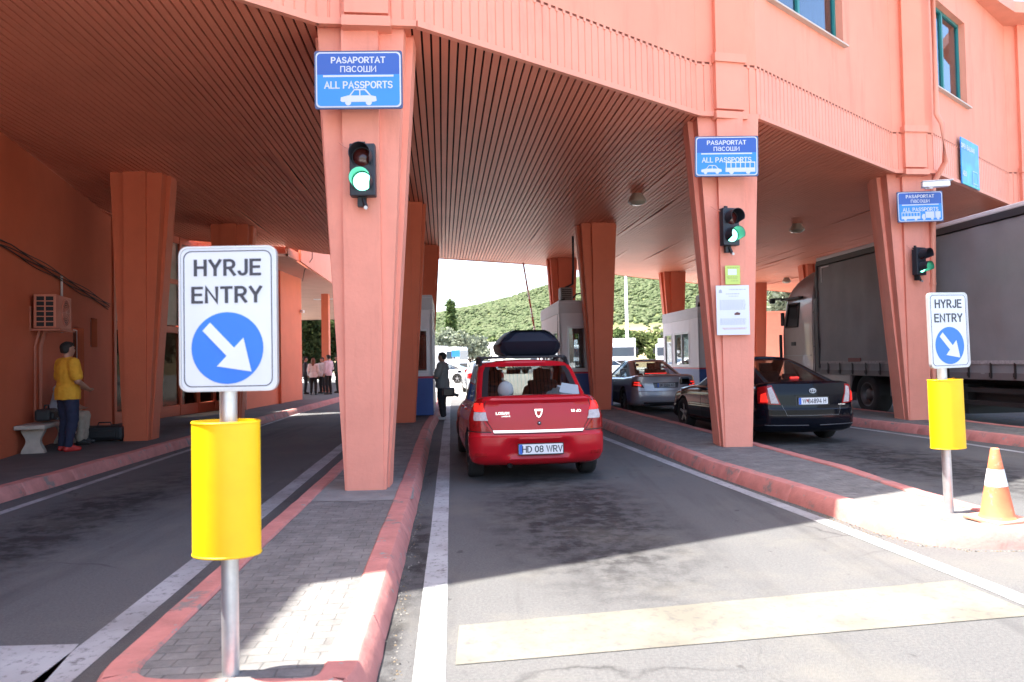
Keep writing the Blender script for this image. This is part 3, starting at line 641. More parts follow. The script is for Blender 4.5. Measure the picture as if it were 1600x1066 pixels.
mb = MB(); mb.prism(cp, 4.9, 4.99); mb.build('canopy_soffit', mat('canopy_underside', (.55, .33, .26), .7, var=.08, vscale=.8), sb)
mb = MB(); ce = [(-6.95, 24.2), (-7.75, 33), (-9.5, 56), (-20, 56)]
for p, d, n, L in seg_frames(ce):
    m = p+d*L/2; mb.box((m.x, m.y, 5.62), (L, .08, 1.42), math.atan2(d.y, d.x))
m = (Vector((-6.95, 22.95))+Vector((-6.95, 24.2)))/2; mb.box((m.x-.05, m.y, 5.05), (.08, 1.25, .28))
mb.prism([(-16, 26), (-7.2, 26), (-7.85, 33), (-9.6, 55.9), (-20, 55.9)], 6.2, 6.25)
mb.build('canopy_fascia', M_FASC(), sb)
pp = MB(); pp.box((0, 0, 2.45), (.34, .34, 4.9)); p0 = pp.build('post', mat('orange_post_paint', (.66, .19, .10), .6, var=.06), sb); p0.location = (-9.0, 35.6, 0)
for y, x in ((43, -9.6), (51, -10.2)):
    c = p0.copy(); COL.objects.link(c); c.parent = sb; c.location = (x, y, 0)
tl = MB(); tl.box((-9.6, 38, 4.87), (1.2, .16, .05)); tl.build('strip_light', mat('lamp_white', (.8, .8, .8), .4), sb)
cb = MB(); cb.tube([(-6.9, 25.6, 6.2), (-6.92, 25.6, 5.2), (-7.3, 26, 4.86), (-8.2, 28.9, 4.8)], .015, 6); cb.build('cable', M_BLK(), sb)
cv = MB(); cv.box((-8.22, 28.9, 3.6), (.1, .28, .1)); cv.build('camera', M_WHITE(), sb)
# far salmon wall beyond the truck lane
bw = MB(); bw.box((22, 46.0, 2.1), (16, .3, 4.2)); bw.box((22, 46.0, 4.24), (16.1, .36, .1)); bw.box((16.9, 45.9, .8), (.25, .2, 1.6))
tag(bw.build('boundary_wall', mat('far_wall_paint', (.66, .24, .165), .8, var=.05)), 'sunlit salmon boundary wall with trees behind it, beyond the grey truck', 'wall')
# a wing over the street left of the camera is part of the same hall (its roof shades the left lane)

# cables along the left wall
mb = MB()
for j in range(5):
    pts = []
    for i in range(30):
        s_ = -3+9.4*i/29; z = 3.42-.075*max(0, s_)+.026*j-.02+.022*math.sin(i*.8+j*2.1)
        if s_ < 0: pts.append((-7.80, 11.28+s_, z))
        else: pts.append(wp(s_, z, .03+.012*j))
    mb.tube(pts, .008+.002*(j % 2), 6)
tag(mb.build('cable_bundle', mat('dusty_black_cable', (.04, .03, .028), .7)), 'bundle of dark cables sagging along the shaded salmon wall', 'cables')
mb = MB(); mb.tube([wp(2.9, 3.3, .03), wp(2.9, 2.2, .03)], .022, 8); tag(mb.build('conduit', mat('pale_conduit', (.5, .42, .4), .5)), 'pale vertical conduit on the wall above the air conditioner', 'pipe')
# ------------------------------------------------------------------ signs
M_SW = mat('sign_white', (.58, .61, .66), .35, var=.02, vscale=8); M_SINK = mat('sign_black', (.03, .032, .045), .4)
M_SBLUE = mat('sign_sky_blue', (.035, .25, .72), .3); M_SNAVY = mat('sign_navy', (.03, .10, .40), .3); M_SEDGE = mat('sign_edge', (.06, .09, .2), .4)
M_ARROW = mat('arrow_blue', (.016, .15, .60), .35)
def icon_car(mb, x, z, s, y, M):
    P = lambda q: [(x+a*s, z+b*s) for a, b in q]
    plate(mb, P([(-.5, .10), (-.49, .20), (-.30, .25), (.34, .25), (.48, .22), (.5, .10), (.42, .07), (-.46, .07)]), y, y+.002, M)
    for q in ([(-.26, .25), (-.12, .43), (-.085, .43), (-.22, .25)], [(-.12, .43), (.20, .43), (.19, .395), (-.10, .395)], [(.20, .43), (.345, .25), (.30, .25), (.16, .40)], [(.02, .25), (.02, .40), (.05, .40), (.05, .25)]):
        plate(mb, P(q), y-.0006, y+.0014, M)
    for cx in (-.29, .28): plate(mb, [(x+(cx+.085*math.cos(a))*s, z+(.055+.085*math.sin(a))*s) for a in [i*math.pi/7 for i in range(14)]], y-.0012, y+.0008, M)
def icon_bus(mb, x, z, s, y, M):
    P = lambda q: [(x+a*s, z+b*s) for a, b in q]
    plate(mb, P([(-.5, .05), (-.5, .20), (.5, .20), (.5, .05)]), y, y+.002, M); plate(mb, P([(-.49, .37), (-.49, .41), (.5, .41), (.5, .37)]), y, y+.002, M)
    for i in range(7): a = -.49+i*.16; plate(mb, P([(a, .2), (a, .37), (a+.03, .37), (a+.03, .2)]), y, y+.002, M)
    for cx in (-.3, .26): plate(mb, [(x+(cx+.075*math.cos(a))*s, z+(.045+.075*math.sin(a))*s) for a in [i*math.pi/7 for i in range(14)]], y-.0012, y+.0008, M)
def icon_truck(mb, x, z, s, y, M):
    P = lambda q: [(x+a*s, z+b*s) for a, b in q]
    plate(mb, P([(-.5, .06), (-.5, .18), (-.44, .30), (-.33, .30), (-.33, .06)]), y, y+.002, M); plate(mb, P([(-.30, .08), (-.30, .42), (.17, .42), (.17, .08)]), y, y+.002, M); plate(mb, P([(.22, .08), (.22, .42), (.5, .42), (.5, .08)]), y, y+.002, M)
    for cx in (-.38, .05, .36): plate(mb, [(x+(cx+.07*math.cos(a))*s, z+(.045+.07*math.sin(a))*s) for a in [i*math.pi/7 for i in range(14)]], y-.0012, y+.0008, M)
def passport_sign(label, loc, rz, icons, tilt=0, roll=0):
    t = thing('passport_sign', label, 'sign', loc, rz, 'blue passport lane signs on the piers'); t.rotation_euler = (tilt, roll, rz)
    W, H = .925, .62
    p = MB(); plate(p, rrect(W, H, .025), .0, .018); pl = p.build('panel', M_SEDGE, t)
    f = MB(); plate(f, rrect(W-.03, H-.03, .045), -.003, 0); f.build('border', M_SW, pl)
    f = MB(); wi, hi = W-.06, H-.06; top = [q for q in rrect(wi, hi, .04)]
    up = [q for q in top if q[1] > .05]; up = [(wi/2, .055)]+up+[(-wi/2, .055)]; lo = [(-wi/2, .055)]+[q for q in top if q[1] < .05]+[(wi/2, .055)]
    plate(f, up, -.006, -.0031); f.build('upper_field', M_SNAVY, pl)
    f = MB(); plate(f, lo, -.006, -.0031); f.build('lower_field', M_SBLUE, pl)
    l = MB(); F = Matrix.Translation((0, -.0075, 0)) @ FACE
    text_mb(l, 'PASAPORTAT', .072, Matrix.Translation((0, -.0075, .172)) @ FACE, .2, sx=.84, gap=.24)
    text_mb(l, 'пасоши', .090, Matrix.Translation((0, -.0075, .078)) @ FACE, .12, gap=.20)
    plate(l, [(-.37, .028), (.37, .028), (.37, .048), (-.37, .048)], -.0078, -.0058)
    text_mb(l, 'ALL PASSPORTS', .082, Matrix.Translation((0, -.0075, -.098)) @ FACE, .18, sx=.78, gap=.215)
    Mi = Matrix.Identity(4)
    for k, x, s in icons: {'car': icon_car, 'bus': icon_bus, 'truck': icon_truck}[k](l, x, -.265, s, -.0078, Mi)
    l.build('lettering', M_SW, pl)
    b = MB()
    for x in (-.12, .12): b.box((x, .045, 0), (.03, .06, .5))
    b.box((0, .045, 0), (.21, .05, .03)); b.build('bracket', M_GALV(), t); return t
passport_sign('blue passport sign with a car only, on the pier behind the big entry sign', (-1.57, 7.70, 4.50), R(1.5), [('car', 0, .38)], roll=R(0))
passport_sign('blue passport sign with a car and a bus, on the pier beside the black car', (3.25, 10.90, 4.49), R(-6), [('car', -.22, .30), ('bus', .20, .43)], tilt=R(-4), roll=R(2.))
passport_sign('blue passport sign showing bus and truck, on the pier in front of the truck', (8.30, 14.80, 4.46), R(0), [('bus', -.20, .38), ('truck', .21, .38)], roll=R(-.8))

# ------------------------------------------------------------------ traffic lights
M_TLB = mat('traffic_light_case', (.022, .026, .035), .5); M_GL = mat('green_lens_lit', (.2, .9, .6), .3, emit=(.22, 1, .68), estr=.75); M_RL = mat('dark_red_lens', (.07, .012, .010), .15, spec=.6)
M_GV = mat('painted_visor_glow', (.015, .10, .065), .35)  # green light of the lit lens, put into the colour inside its visor
def traffic_light(label, loc, rz):
    t = thing('traffic_light', label, 'traffic light', loc, rz, 'green traffic lights on the piers')
    c = MB(); c.box((0, .05, 0), (.27, .12, .56), bev=.012); c.build('case', M_TLB, t)
    for z, lm, nm in ((.13, M_RL, 'red_lens'), (-.13, M_GL, 'green_lens')):
        l = MB(); prof = [(0.0001, -.035), (.05, -.032), (.085, -.02), (.098, -.004)]; l.lathe(prof, 24, 'Y', (0, -.005, z)); l.build(nm, lm, t)
        v = MB(); n = 24; rows = []
        for yy, fr in ((-.008, 1.), (-.10, .92), (-.20, .80)):
            half = math.pi*fr*.78; rows.append([(.112*math.sin(-half+2*half*i/n), yy, z+.112*math.cos(-half+2*half*i/n)) for i in range(n+1)])
        inn = [[(x*.955, y, z+(zz-z)*.955) for x, y, zz in r] for r in rows]
        v.grid(rows); v.grid([r[::-1] for r in inn], mi=1); v.grid([rows[-1], inn[-1]]); v.build('visor', [M_TLB, M_GV if z < 0 else M_TLB], t)
    b = MB(); b.box((-.02, .09, -.33), (.09, .06, .10)); b.cyl((.0, .06, -.30), (.03, .04, -.40), .022); b.cyl((-.02, .12, .25), (-.02, .12, .33), .02); b.box((-.01, .118, -.02), (.05, .02, .70)); b.build('bracket', M_BLK(), t)
    lt = MB(); lt.cyl((.03, .035, -.40), (.03, .005, -.405), .02); lt.build('cable_gland', M_GALV(), t)
    w = MB(); w.tube([(-.13, .07, .24), (-.2, .1, .27), (-.27, .12, .33)], .006, 6); w.build('cable', M_COLM(), t)
    return t
traffic_light('green traffic light on the pier under the sign that shows only a car', (-1.555, 7.76, 3.56), LANE*.4)
traffic_light('green traffic light on the pier above the white notice', (3.30, 10.93, 3.44), R(15))
traffic_light('green traffic light on the pier beside the downpipe and grey trailer', (8.30, 14.83, 3.36), R(24))

# ------------------------------------------------------------------ notices, cctv, banner, lamps
t = thing('notice', 'white printed notice sheet on the pier beside the black car', 'notice', (3.33, 11.06, 2.20), R(1.5))
p = MB(); plate(p, rrect(.50, .745, .004), -.012, .0); pp = p.build('sheet', mat('notice_paper', (.72, .76, .80), .4), t)
l = MB()
def txt(z, x0, x1, h=.006):
    x = x0
    while x < x1-.01:
        w_ = random.uniform(.015, .045); w_ = min(w_, x1-x); l.box((x+w_/2, -.0135, z), (w_*.9, .001, h)); x += w_+.008
txt(.31, -.05, .2, .01); txt(.245, -.1, .1, .012); txt(.21, -.06, .09, .008)
for i in range(11): txt(.15-i*.014, -.20, .2-.02*random.random())
for i in range(7): txt(-.13-i*.014, -.20, .2-.02*random.random())
l.build('lettering', mat('notice_print', (.42, .45, .52), .6), pp)
l = MB(); txt(-.27, -.17, .2, .008); txt(-.285, -.15, .18, .008); l.build('red_lettering', mat('notice_red', (.6, .3, .3), .6), pp)
l = MB(); plate(l, [(.02, -.075), (.10, -.075), (.11, -.045), (.06, -.03), (.02, -.05)], -.0138, -.0122); l.build('picture', mat('notice_picture', (.13, .05, .05), .6), pp)
l = MB(); plate(l, [(-.21, .26), (-.16, .26), (-.165, .30), (-.185, .315), (-.205, .30)], -.0138, -.0122); l.build('crest', mat('notice_print', (.3, .3, .34), .6), pp)
t = thing('notice', 'small yellow green sticker above the white notice on the pier', 'notice', (3.34, 11.06, 2.73), R(1.5))
p = MB(); plate(p, rrect(.225, .285, .004), -.010, .0); pp = p.build('sheet', mat('yellow_green_paper', (.55, .70, .16), .5), t)
l = MB(); plate(l, [(-.07, .0), (.06, .0), (.06, .09), (-.07, .09)], -.0115, -.0098); l.build('picture', mat('notice_paper', (.72, .76, .80), .5), pp)
l = MB(); txt(.11, -.09, .09); txt(-.03, -.09, .09, .008); txt(-.05, -.08, .08); txt(-.09, -.03, .09); l.build('lettering', mat('sticker_print', (.3, .36, .12), .6), pp)

t = thing('cctv_camera', 'white boxed security camera on the pier next to the downpipe', 'camera', (8.24, 14.56, 4.84), R(78))
c = MB(); c.box((0, -.22, 0), (.13, .5, .11), bev=.012); c.box((0, -.25, .066), (.155, .56, .012)); c.build('housing', M_WHITE(), t)
c = MB(); c.box((0, -.475, -.002), (.10, .01, .085)); c.build('lens_window', M_BLK(), t)
c = MB(); c.cyl((0, -.1, -.06), (-.17, -.05, -.06), .02); c.box((0, -.1, -.065), (.06, .14, .03)); c.build('bracket', M_WHITE(), t)

p0, p1 = Vector(FR[3]), Vector(FL[4]); dd = (p1-p0).normalized(); LL = (p1-p0).length; nn = Vector((dd.y, -dd.x)); q = p0+dd*(.385*LL)+nn*.075
t = thing('banner_board', 'blue and green banner board fixed to the ribbed fascia near the top', 'sign', (q.x, q.y, 5.68), math.atan2(dd.y, dd.x))
def banner_mat():
    m = bpy.data.materials.new('banner_print'); m.use_nodes = True; tt = m.node_tree; b = tt.nodes['Principled BSDF']; b.inputs['Roughness'].default_value = .35
    tc = nd(tt, 'ShaderNodeTexCoord'); sp = nd(tt, 'ShaderNodeSeparateXYZ'); tt.links.new(tc.outputs['Object'], sp.inputs[0])
    n = nd(tt, 'ShaderNodeTexNoise'); n.inputs['Scale'].default_value = 2.2; tt.links.new(tc.outputs['Object'], n.inputs['Vector'])
    r = nd(tt, 'ShaderNodeValToRGB'); r.color_ramp.elements[0].position = .46; r.color_ramp.elements[1].position = .68; r.color_ramp.elements[0].color = (.02, .25, .72, 1); r.color_ramp.elements[1].color = (.03, .42, .45, 1)
    tt.links.new(n.outputs[0], r.inputs[0]); tt.links.new(r.outputs[0], b.inputs['Base Color']); return m
b = MB(); b.box((0, 0, 0), (1.16, .022, 1.02)); pb = b.build('board', banner_mat(), t)
b = MB(); b.box((0, -.0165, -.485), (1.16, .003, .05)); b.build('green_band', mat('banner_green', (.03, .42, .33), .4), pb)
l = MB(); text_mb(l, 'OPEN BALKAN', .12, Matrix.Translation((-.16, -.017, .27)) @ FACE, .2, sx=.75); text_mb(l, 'AEO', .12, Matrix.Translation((-.42, -.017, -.33)) @ FACE, .2, sx=.75)
l.build('lettering', M_SW, pb)
l = MB(); ring(l, [(.12, -.42), (.46, -.42), (.46, -.13), (.12, -.13)], [(.14, -.40), (.44, -.40), (.44, -.15), (.14, -.15)], -.018, -.0155)
for x in (.17, .41): ring(l, [(x+.045*math.cos(a), -.44+.045*math.sin(a)) for a in [i*math.pi/6 for i in range(12)]], [(x+.028*math.cos(a), -.44+.028*math.sin(a)) for a in [i*math.pi/6 for i in range(12)]], -.0195, -.0182)
l.build('truck_outline', mat('banner_pale_blue', (.35, .55, .85), .4), pb)
b = MB()
for x in (-.5, .5): b.box((x*.8, .035, 0), (.04, .05, .9))
b.box((0, .035, 0), (.8, .045, .04))
b.build('bracket', M_BLK(), t)

def ceiling_lamp(label, x, y):
    t = thing('ceiling_lamp', label, 'ceiling lamp', (x, y, HS+.005), 0, 'round lamps under the soffit')
    m = MB(); m.lathe([(.12, 0), (.13, -.03), (.20, -.16), (.205, -.20), (.19, -.20), (.18, -.17)], 24); m.build('shade', mat('lamp_grey', (.30, .24, .19), .5, metal=.3), t)
    m = MB(); m.lathe([(.185, -.19), (.16, -.235), (.09, -.26), (.001, -.265)], 24); m.build('lens', mat('lamp_lens', (.28, .26, .2), .15, spec=.7), t)
ceiling_lamp('round grey ceiling lamp nearest the car lane, left of the pier with the notice', 2.87, 16.45)
ceiling_lamp('round grey ceiling lamp above the black car', 8.07, 20.6)
ceiling_lamp('round grey ceiling lamp above the cab of the grey truck, farthest away', 13.1, 34.9)

# ------------------------------------------------------------------ entry signs on posts
def entry_sign(label, loc, rz, zt, lean=0., sleeve_rz=0.):
    t = thing('entry_sign', label, 'road sign', loc, 0, 'entry signs with yellow sleeves'); t.rotation_euler = (0, lean, 0)
    b = MB(); b.cyl((0, 0, -.03), (0, 0, 1.85), .037, n=24); b.build('post', M_GALV(), t)
    ymat = mat('yellow_sleeve', (.84, .50, .0), .45, var=.06, vscale=5, spec=.45, stain=((.62, .42, .03), .66, .12), sscale=4)
    s = MB(); n = 40; rows = []
    z0, z1 = zt-.585, zt
    prof = [(z0, .0), (z0, .006), (z1, .006), (z1, 0), (z0, 0)]
    for z, d_ in prof: rows.append([((.147-d_)*math.cos(2*math.pi*i/n), -.03+(.105-d_)*math.sin(2*math.pi*i/n), z) for i in range(n)])
    s.X = Matrix.Rotation(sleeve_rz, 4, 'Z'); s.grid([rows[0], rows[3]], closed=True); s.grid([rows[2], rows[1]], closed=True); s.grid([rows[3], rows[2]], smooth=False, closed=True); s.grid([rows[1], rows[0]], smooth=False, closed=True)
    sl_ = s.build('yellow_sleeve', ymat, t)
    k = MB(); k.X = s.X
    for z in (z0+.08, z1-.08): k.box((0, -.03, z), (.27, .02, .03))
    k.build('clamp', M_GALV(), sl_)
    for z in (z0+.006, z1-.006):
        e = MB(); e.X = s.X; e.tube([(.1465*math.cos(2*math.pi*i/40), -.03+.1045*math.sin(2*math.pi*i/40), z) for i in range(41)], .004, 6); e.build('rim', ymat, sl_)
    W, H = .418, .628; X = at(.022, -.052, 1.565, rz)
    if rz: X = at(.03, 0, 1.545, rz) @ Matrix.Translation((0, -.055, 0))
    p = MB(); plate(p, rrect(W, H, .035), 0, .012, X); ring(p, rrect(W+.012, H+.012, .04), rrect(W-.004, H-.004, .034), -.006, .022, X); pl = p.build('sign_panel', mat('sign_aluminium', (.55, .56, .57), .35, metal=.6), t)
    p = MB(); plate(p, rrect(W-.008, H-.008, .032), -.003, 0, X); p.build('white_face', M_SW, pl)
    l = MB(); ring(l, rrect(W-.028, H-.028, .035), rrect(W-.036, H-.036, .032), -.0045, -.003, X)
    text_mb(l, 'HYRJE', .078, X @ Matrix.Translation((0, -.0045, .186)) @ FACE, .195, sx=.84, gap=.28); text_mb(l, 'ENTRY', .078, X @ Matrix.Translation((-.004, -.0045, .066)) @ FACE, .195, sx=.86, gap=.28)
    l.build('lettering', M_SINK, pl)
    p = MB(); cz = -.13; plate(p, [(.158*math.cos(2*math.pi*i/48)-.003, cz+.158*math.sin(2*math.pi*i/48)) for i in range(48)], -.0048, -.003, X); dk = p.build('blue_disc', M_ARROW, pl)
    ar = MB(); u = Vector((.105+.075, -.105-.065)).normalized(); v = Vector((-u.y, u.x)); c0 = Vector((-.095, cz+.095)); 
    tip = Vector((.102, cz-.105)); hb = tip-u*.115; sw = .024
    poly = [c0+v*sw, c0-v*sw, hb-v*sw, hb-v*.082-u*.0, tip, hb+v*.082, hb+v*sw]
    # split into shaft and head so that each face is convex
    plate(ar, [tuple(c0-v*sw), tuple(hb-v*sw), tuple(hb+v*sw), tuple(c0+v*sw)], -.0062, -.0048, X); plate(ar, [tuple(hb-v*.085-u*.012), tuple(tip), tuple(hb+v*.085-u*.012)], -.0070, -.0049, X)
    ar.build('arrow', M_SW, dk)
    br = MB(); br.X = X
    for z in (-.2, .2): br.box((0, .03, z), (.14, .035, .03))
    br.box((0, .028, 0), (.03, .03, .37))
    br.build('bracket', M_GALV(), t)
    return t
entry_sign('entry sign with yellow sleeve on the narrow island, largest of the two', (-1.27, 3.29, .145), 0, 1.115, lean=R(0))
entry_sign('entry sign with yellow sleeve standing beside the orange traffic cone', (3.69, 6.30, .145), R(18), 1.13, lean=R(-.9), sleeve_rz=R(8))

# ------------------------------------------------------------------ traffic cone
t = thing('traffic_cone', 'faded orange traffic cone with a white band on the island tip', 'traffic cone', (3.86, 5.93, .15)); t.rotation_euler = (R(2), R(-2.5), R(14)); t.scale = (.92, .92, .95)
M_OR = mat('cone_orange', (.66, .17, .07), .65, var=.14, vscale=7, stain=((.55, .36, .29), .57, .15), sscale=7)
b = MB()
rows = []
b.box((0, 0, .018), (.37, .37, .03), bev=.012); b.build('base', mat('cone_base_pink', (.62, .25, .17), .7, var=.1, vscale=5), t)
r = lambda z: .135-(.135-.033)*(z-.033)/.57
b = MB(); b.lathe([(.15, .033), (.142, .045), (r(.06), .06), (r(.30), .30)], 28); b.lathe([(r(.44), .44), (r(.60), .603), (.028, .612), (.022, .60), (.02, .50)], 28); b.build('cone_body', M_OR, t)
b = MB(); b.lathe([(r(.30)+.001, .30), (r(.44)+.001, .44)], 28); b.build('white_band', M_WHITE(), t)

# ------------------------------------------------------------------ air conditioner, bench, bags
q = WALL_A+wd*1.66+wn*.24
t = thing('air_conditioner', 'salmon painted air conditioner unit on brackets on the shaded wall', 'air conditioner', (q.x, q.y, 2.2), wang)
MA = mat('ac_salmon', (.46, .14, .08), .55); b = MB(); b.box((0, 0, .3), (.88, .34, .58), bev=.012); b.build('case', MA, t)
b = MB()
for i in range(2):
    for j in range(6): b.box((-.4415, -.075+i*.14, .075+j*.088), (.004, .115, .07))
b.build('side_grille', M_DARK(), t)
b = MB(); b.lathe([(.24, -.172), (.24, -.185), (.225, -.186), (.225, -.172)], 32, 'Y', (.1, 0, .3))
for k in range(1, 6): b.lathe([(.04*k+.004, -.175), (.04*k+.004, -.180), (.04*k-.004, -.180), (.04*k-.004, -.175)], 28, 'Y', (.1, 0, .3))
for k in range(6): a = k*math.pi/6; b.box((.1, -.178, .3), (.45, .004, .006), M=Matrix.Rotation(a, 4, 'Y'))
b.build('fan_guard', mat('fan_guard_orange', (.5, .16, .10), .5), t)
b = MB(); b.lathe([(.224, -.1715), (.001, -.1712)], 28, 'Y', (.1, 0, .3)); b.build('fan', mat('fan_dark', (.10, .035, .025), .6), t)
b = MB()
for x in (-.38, .38): b.box((x, .02, -.015), (.04, .52, .03)); b.box((x, .235, .18), (.04, .03, .4))
b.box((0, -.2, -.015), (.9, .04, .025)); b.build('bracket', MA, t)
b = MB()
for x, z in ((-.2, -1.9), (.05, -1.95), (.12, -1.95)): b.tube([(x, .15, 0), (x, .22, -.3), (x-.02, .22, z)], .02, 8)
b.build('pipe', MA, t)

t = thing('bench', 'pale concrete bench with curved legs against the salmon wall', 'bench', (-7.78, 11.9, .145), wang+math.pi/2*0)
MBn = mat('bench_concrete', (.38, .32, .27), .85, var=.15, vscale=6, bump=.3, bscale=60)
b = MB(); b.X = Matrix.Identity(4); b.box((.95, 0, .43), (2.1, .44, .07), bev=.015); b.build('seat', MBn, t)
for x in (.12, 1.75):
    b = MB(); rows = []
    for i in range(9):
        z = .395*i/8; s = .5+.5*math.cos(2*math.pi*i/8); hw = .10+.07*s; hd = .05+.012*s
        rows.append([(x-hd, -hw, z), (x+hd, -hw, z), (x+hd, hw, z), (x-hd, hw, z)])
    b.grid(rows, smooth=False, closed=True); b.build('leg', MBn, t)
def bag(name, label, loc, rz, d, wheels=False, handle=True):
    t = thing(name, label, 'bag', loc, rz); m = mat('black_nylon', (.013, .013, .015), .6, bump=.4, bscale=50)
    b = MB(); b.box((0, 0, d[2]/2+.03), d, bev=min(d)*.22); b.build('body', m, t)
    if handle: b = MB(); b.tube([(-.12, 0, d[2]+.02), (-.1, 0, d[2]+.09), (.1, 0, d[2]+.09), (.12, 0, d[2]+.02)], .012, 8); b.build('handle', m, t)
    b = MB(); b.box((0, -d[1]/2-.012, d[2]*.45+.03), (d[0]*.7, .05, d[2]*.5), bev=.02); b.build('pocket', m, t)
    if wheels:
        for s_ in (-1, 1): b = MB(); b.cyl((s_*d[0]*.4-.02, 0, .03), (s_*d[0]*.4+.02, 0, .03), .03); b.build('wheel', M_RUB(), t)
bag('shoulder_bag', 'black bag resting on the concrete bench', (-7.88, 12.45, .61), wang, (.46, .24, .2))
bag('suitcase', 'black suitcase lying on the pavement by the flared pier', (-7.62, 13.75, .145), .2, (.72, .38, .26), True)
# ------------------------------------------------------------------ cars: sheet-metal shells from plan outlines stacked by height
def lerp(a, b, t): return a+(b-a)*t
def plan(w, yr, yf, bowr, bowf, rcr, rcf, nr=14, nc=9, ns=30, taper=.0):
    """right half of a car's plan outline, from the middle of the tail to the middle of the nose"""
    o = []
    xr = w-rcr
    for i in range(nr): x = xr*i/nr; o.append((x, yr+bowr*(x/w)**2))
    y0 = yr+bowr*(xr/w)**2; slope = 2*bowr*xr/w**2
    for i in range(nc+1):
        a = (math.pi/2)*i/nc; o.append((xr+rcr*math.sin(a), y0+rcr*1.25*(1-math.cos(a))+slope*rcr*math.sin(a)*.6))
    ya = o[-1][1]; xf = w-rcf; yb0 = yf-bowf*(xf/w)**2; yb = yb0-rcf*1.25
    for i in range(1, ns): t = i/ns; o.append((w-taper*(2*t-1)**2*(1 if t > .5 else .6)+taper*.0, lerp(ya, yb, t)))
    for i in range(nc+1):
        a = (math.pi/2)*i/nc; o.append((xf+rcf*math.cos(a), yb+rcf*1.25*math.sin(a)))
    for i in range(nr-1, -1, -1): x = xf*i/nr; o.append((x, yf-bowf*(x/w)**2))
    return o
class Car:
    def __init__(s, name, label, loc, rz, S, paint, glassmat, trim=None, group=None):
        s.S = S; s.t = thing(name, label, 'car', loc, rz, group); s.paint = paint; s.gm = glassmat; s.trim = trim or M_BLK()
        s.shell(); s.green(); s.wheels()
    # lower body ------------------------------------------------
    def level(s, f):
        S = s.S; ks = S['levels']
        for a, b in zip(ks, ks[1:]):
            if f <= b[0]: t = (f-a[0])/(b[0]-a[0]); return [lerp(p, q, t) for p, q in zip(a[1:], b[1:])]
        return list(ks[-1][1:])
    def outline(s, f):
        S = s.S; dw, dr, df, rc = s.level(f)
        return plan(S['w']+dw, dr, S['L']-df, S['bowr'], S['bowf'], rc, rc*1.15, taper=.03)
    def pt(s, i, f, sgn=1):
        """point at fractional outline index i and height fraction f"""
        o = s.outline(f); i = max(0, min(len(o)-1.001, i)); k = int(i); u = i-k; x = lerp(o[k][0], o[k+1][0], u); y = lerp(o[k][1], o[k+1][1], u)
        zt = interp(s.S['top'], y); return Vector((x*sgn, y, s.S['z0']+(zt-s.S['z0'])*f))
    def idx_x(s, x, f):
        o = s.outline(f)
        for k in range(len(o)-1):
            if o[k][0] <= x <= o[k+1][0]: return k+(x-o[k][0])/max(1e-6, o[k+1][0]-o[k][0])
        return 22
    def idx_y(s, y, f):
        o = s.outline(f)
        for k in range(20, len(o)-1):
            if o[k][1] <= y <= o[k+1][1]: return k+(y-o[k][1])/max(1e-6, o[k+1][1]-o[k][1])
        return len(o)-2
    def fz(s, z, y=.15): zt = interp(s.S['top'], y); return (z-s.S['z0'])/(zt-s.S['z0'])
    def shell(s):
        S = s.S; mb = MB(); F = S['F']
        rings = []
        for f in F:
            o = s.outline(f); r = [Vector((x, y, S['z0']+(interp(S['top'], y)-S['z0'])*f)) for x, y in o]
            if S.get('dent'):                          # number plate recess in the bumper or lid
                for p in r:
                    if p.y < .5:
                        x0, z0, z1, dp = S['dent']; e = .05; m = sstep(x0+e+(z1-p.z)*.35, x0-e+(z1-p.z)*.35, abs(p.x))*sstep(z0-.03, z0+.03, p.z)*sstep(z1+.02, z1-.02, p.z); p.y += dp*m
            rings.append(r)
        full = [[Vector((-p.x, p.y, p.z)) for p in r[::-1]][:-1]+r[:-1] for r in rings]
        # order: left nose..tail..right nose ; closed ring
        mb.grid(full, closed=True)
        n = len(rings[-1]); top = rings[-1]
        gy0, gy1 = S['cab'][0], S['cab'][1]
        rows = []
        for p in top:
            row = []
            for q in range(9): u = q/4-1; row.append(Vector((p.x*u, p.y+0, p.z+S['crown']*(1-u*u)*min(1, p.x/.5))))
            rows.append(row)
        mid = [r[4].y for r in rows]
        for j in range(len(rows)-1):
            y = (mid[j]+mid[j+1])/2; mb.grid([rows[j+1], rows[j]], mi=1 if gy0+.06 < y < gy1-.1 else 0)
        bot = [[Vector((p.x*(q/2-1), p.y, p.z)) for q in range(5)] for p in rings[0]]
        mb.grid(bot, mi=1)
        b = mb.build('body', [s.paint, M_DARK()], None, sharp=42)
        # wheel arches
        cu = MB(); r = S['wr']+.045
        for y in S['axles']:
            for sg in (-1, 1): cu.cyl((sg*(S['w']-.23), y, S['wr']+.01), (sg*(S['w']+.3), y, S['wr']+.01), r, n=36, mi=1)
        c = cu.build('cut', [s.paint, M_DARK()]); md = b.modifiers.new('arches', 'BOOLEAN'); md.object = c; md.operation = 'DIFFERENCE'; md.solver = 'EXACT'
        me = evaluated(b); b.modifiers.clear(); old = b.data; b.data = me; bpy.data.meshes.remove(old); bpy.data.objects.remove(c)
        b.data.polygons.foreach_set('use_smooth', [True]*len(b.data.polygons)); b.data.set_sharp_from_angle(angle=R(38)); b.data.name = 'body'
        b.parent = s.t; s.body = b
    # greenhouse ------------------------------------------------
    def gpt(s, i, j, sgn=1):
        S = s.S; G = S['green']; t = j/(len(G)-1)
        o = s._gout[j]; return Vector((o[i][0]*sgn, o[i][1], s._gz(j, o[i][1])))
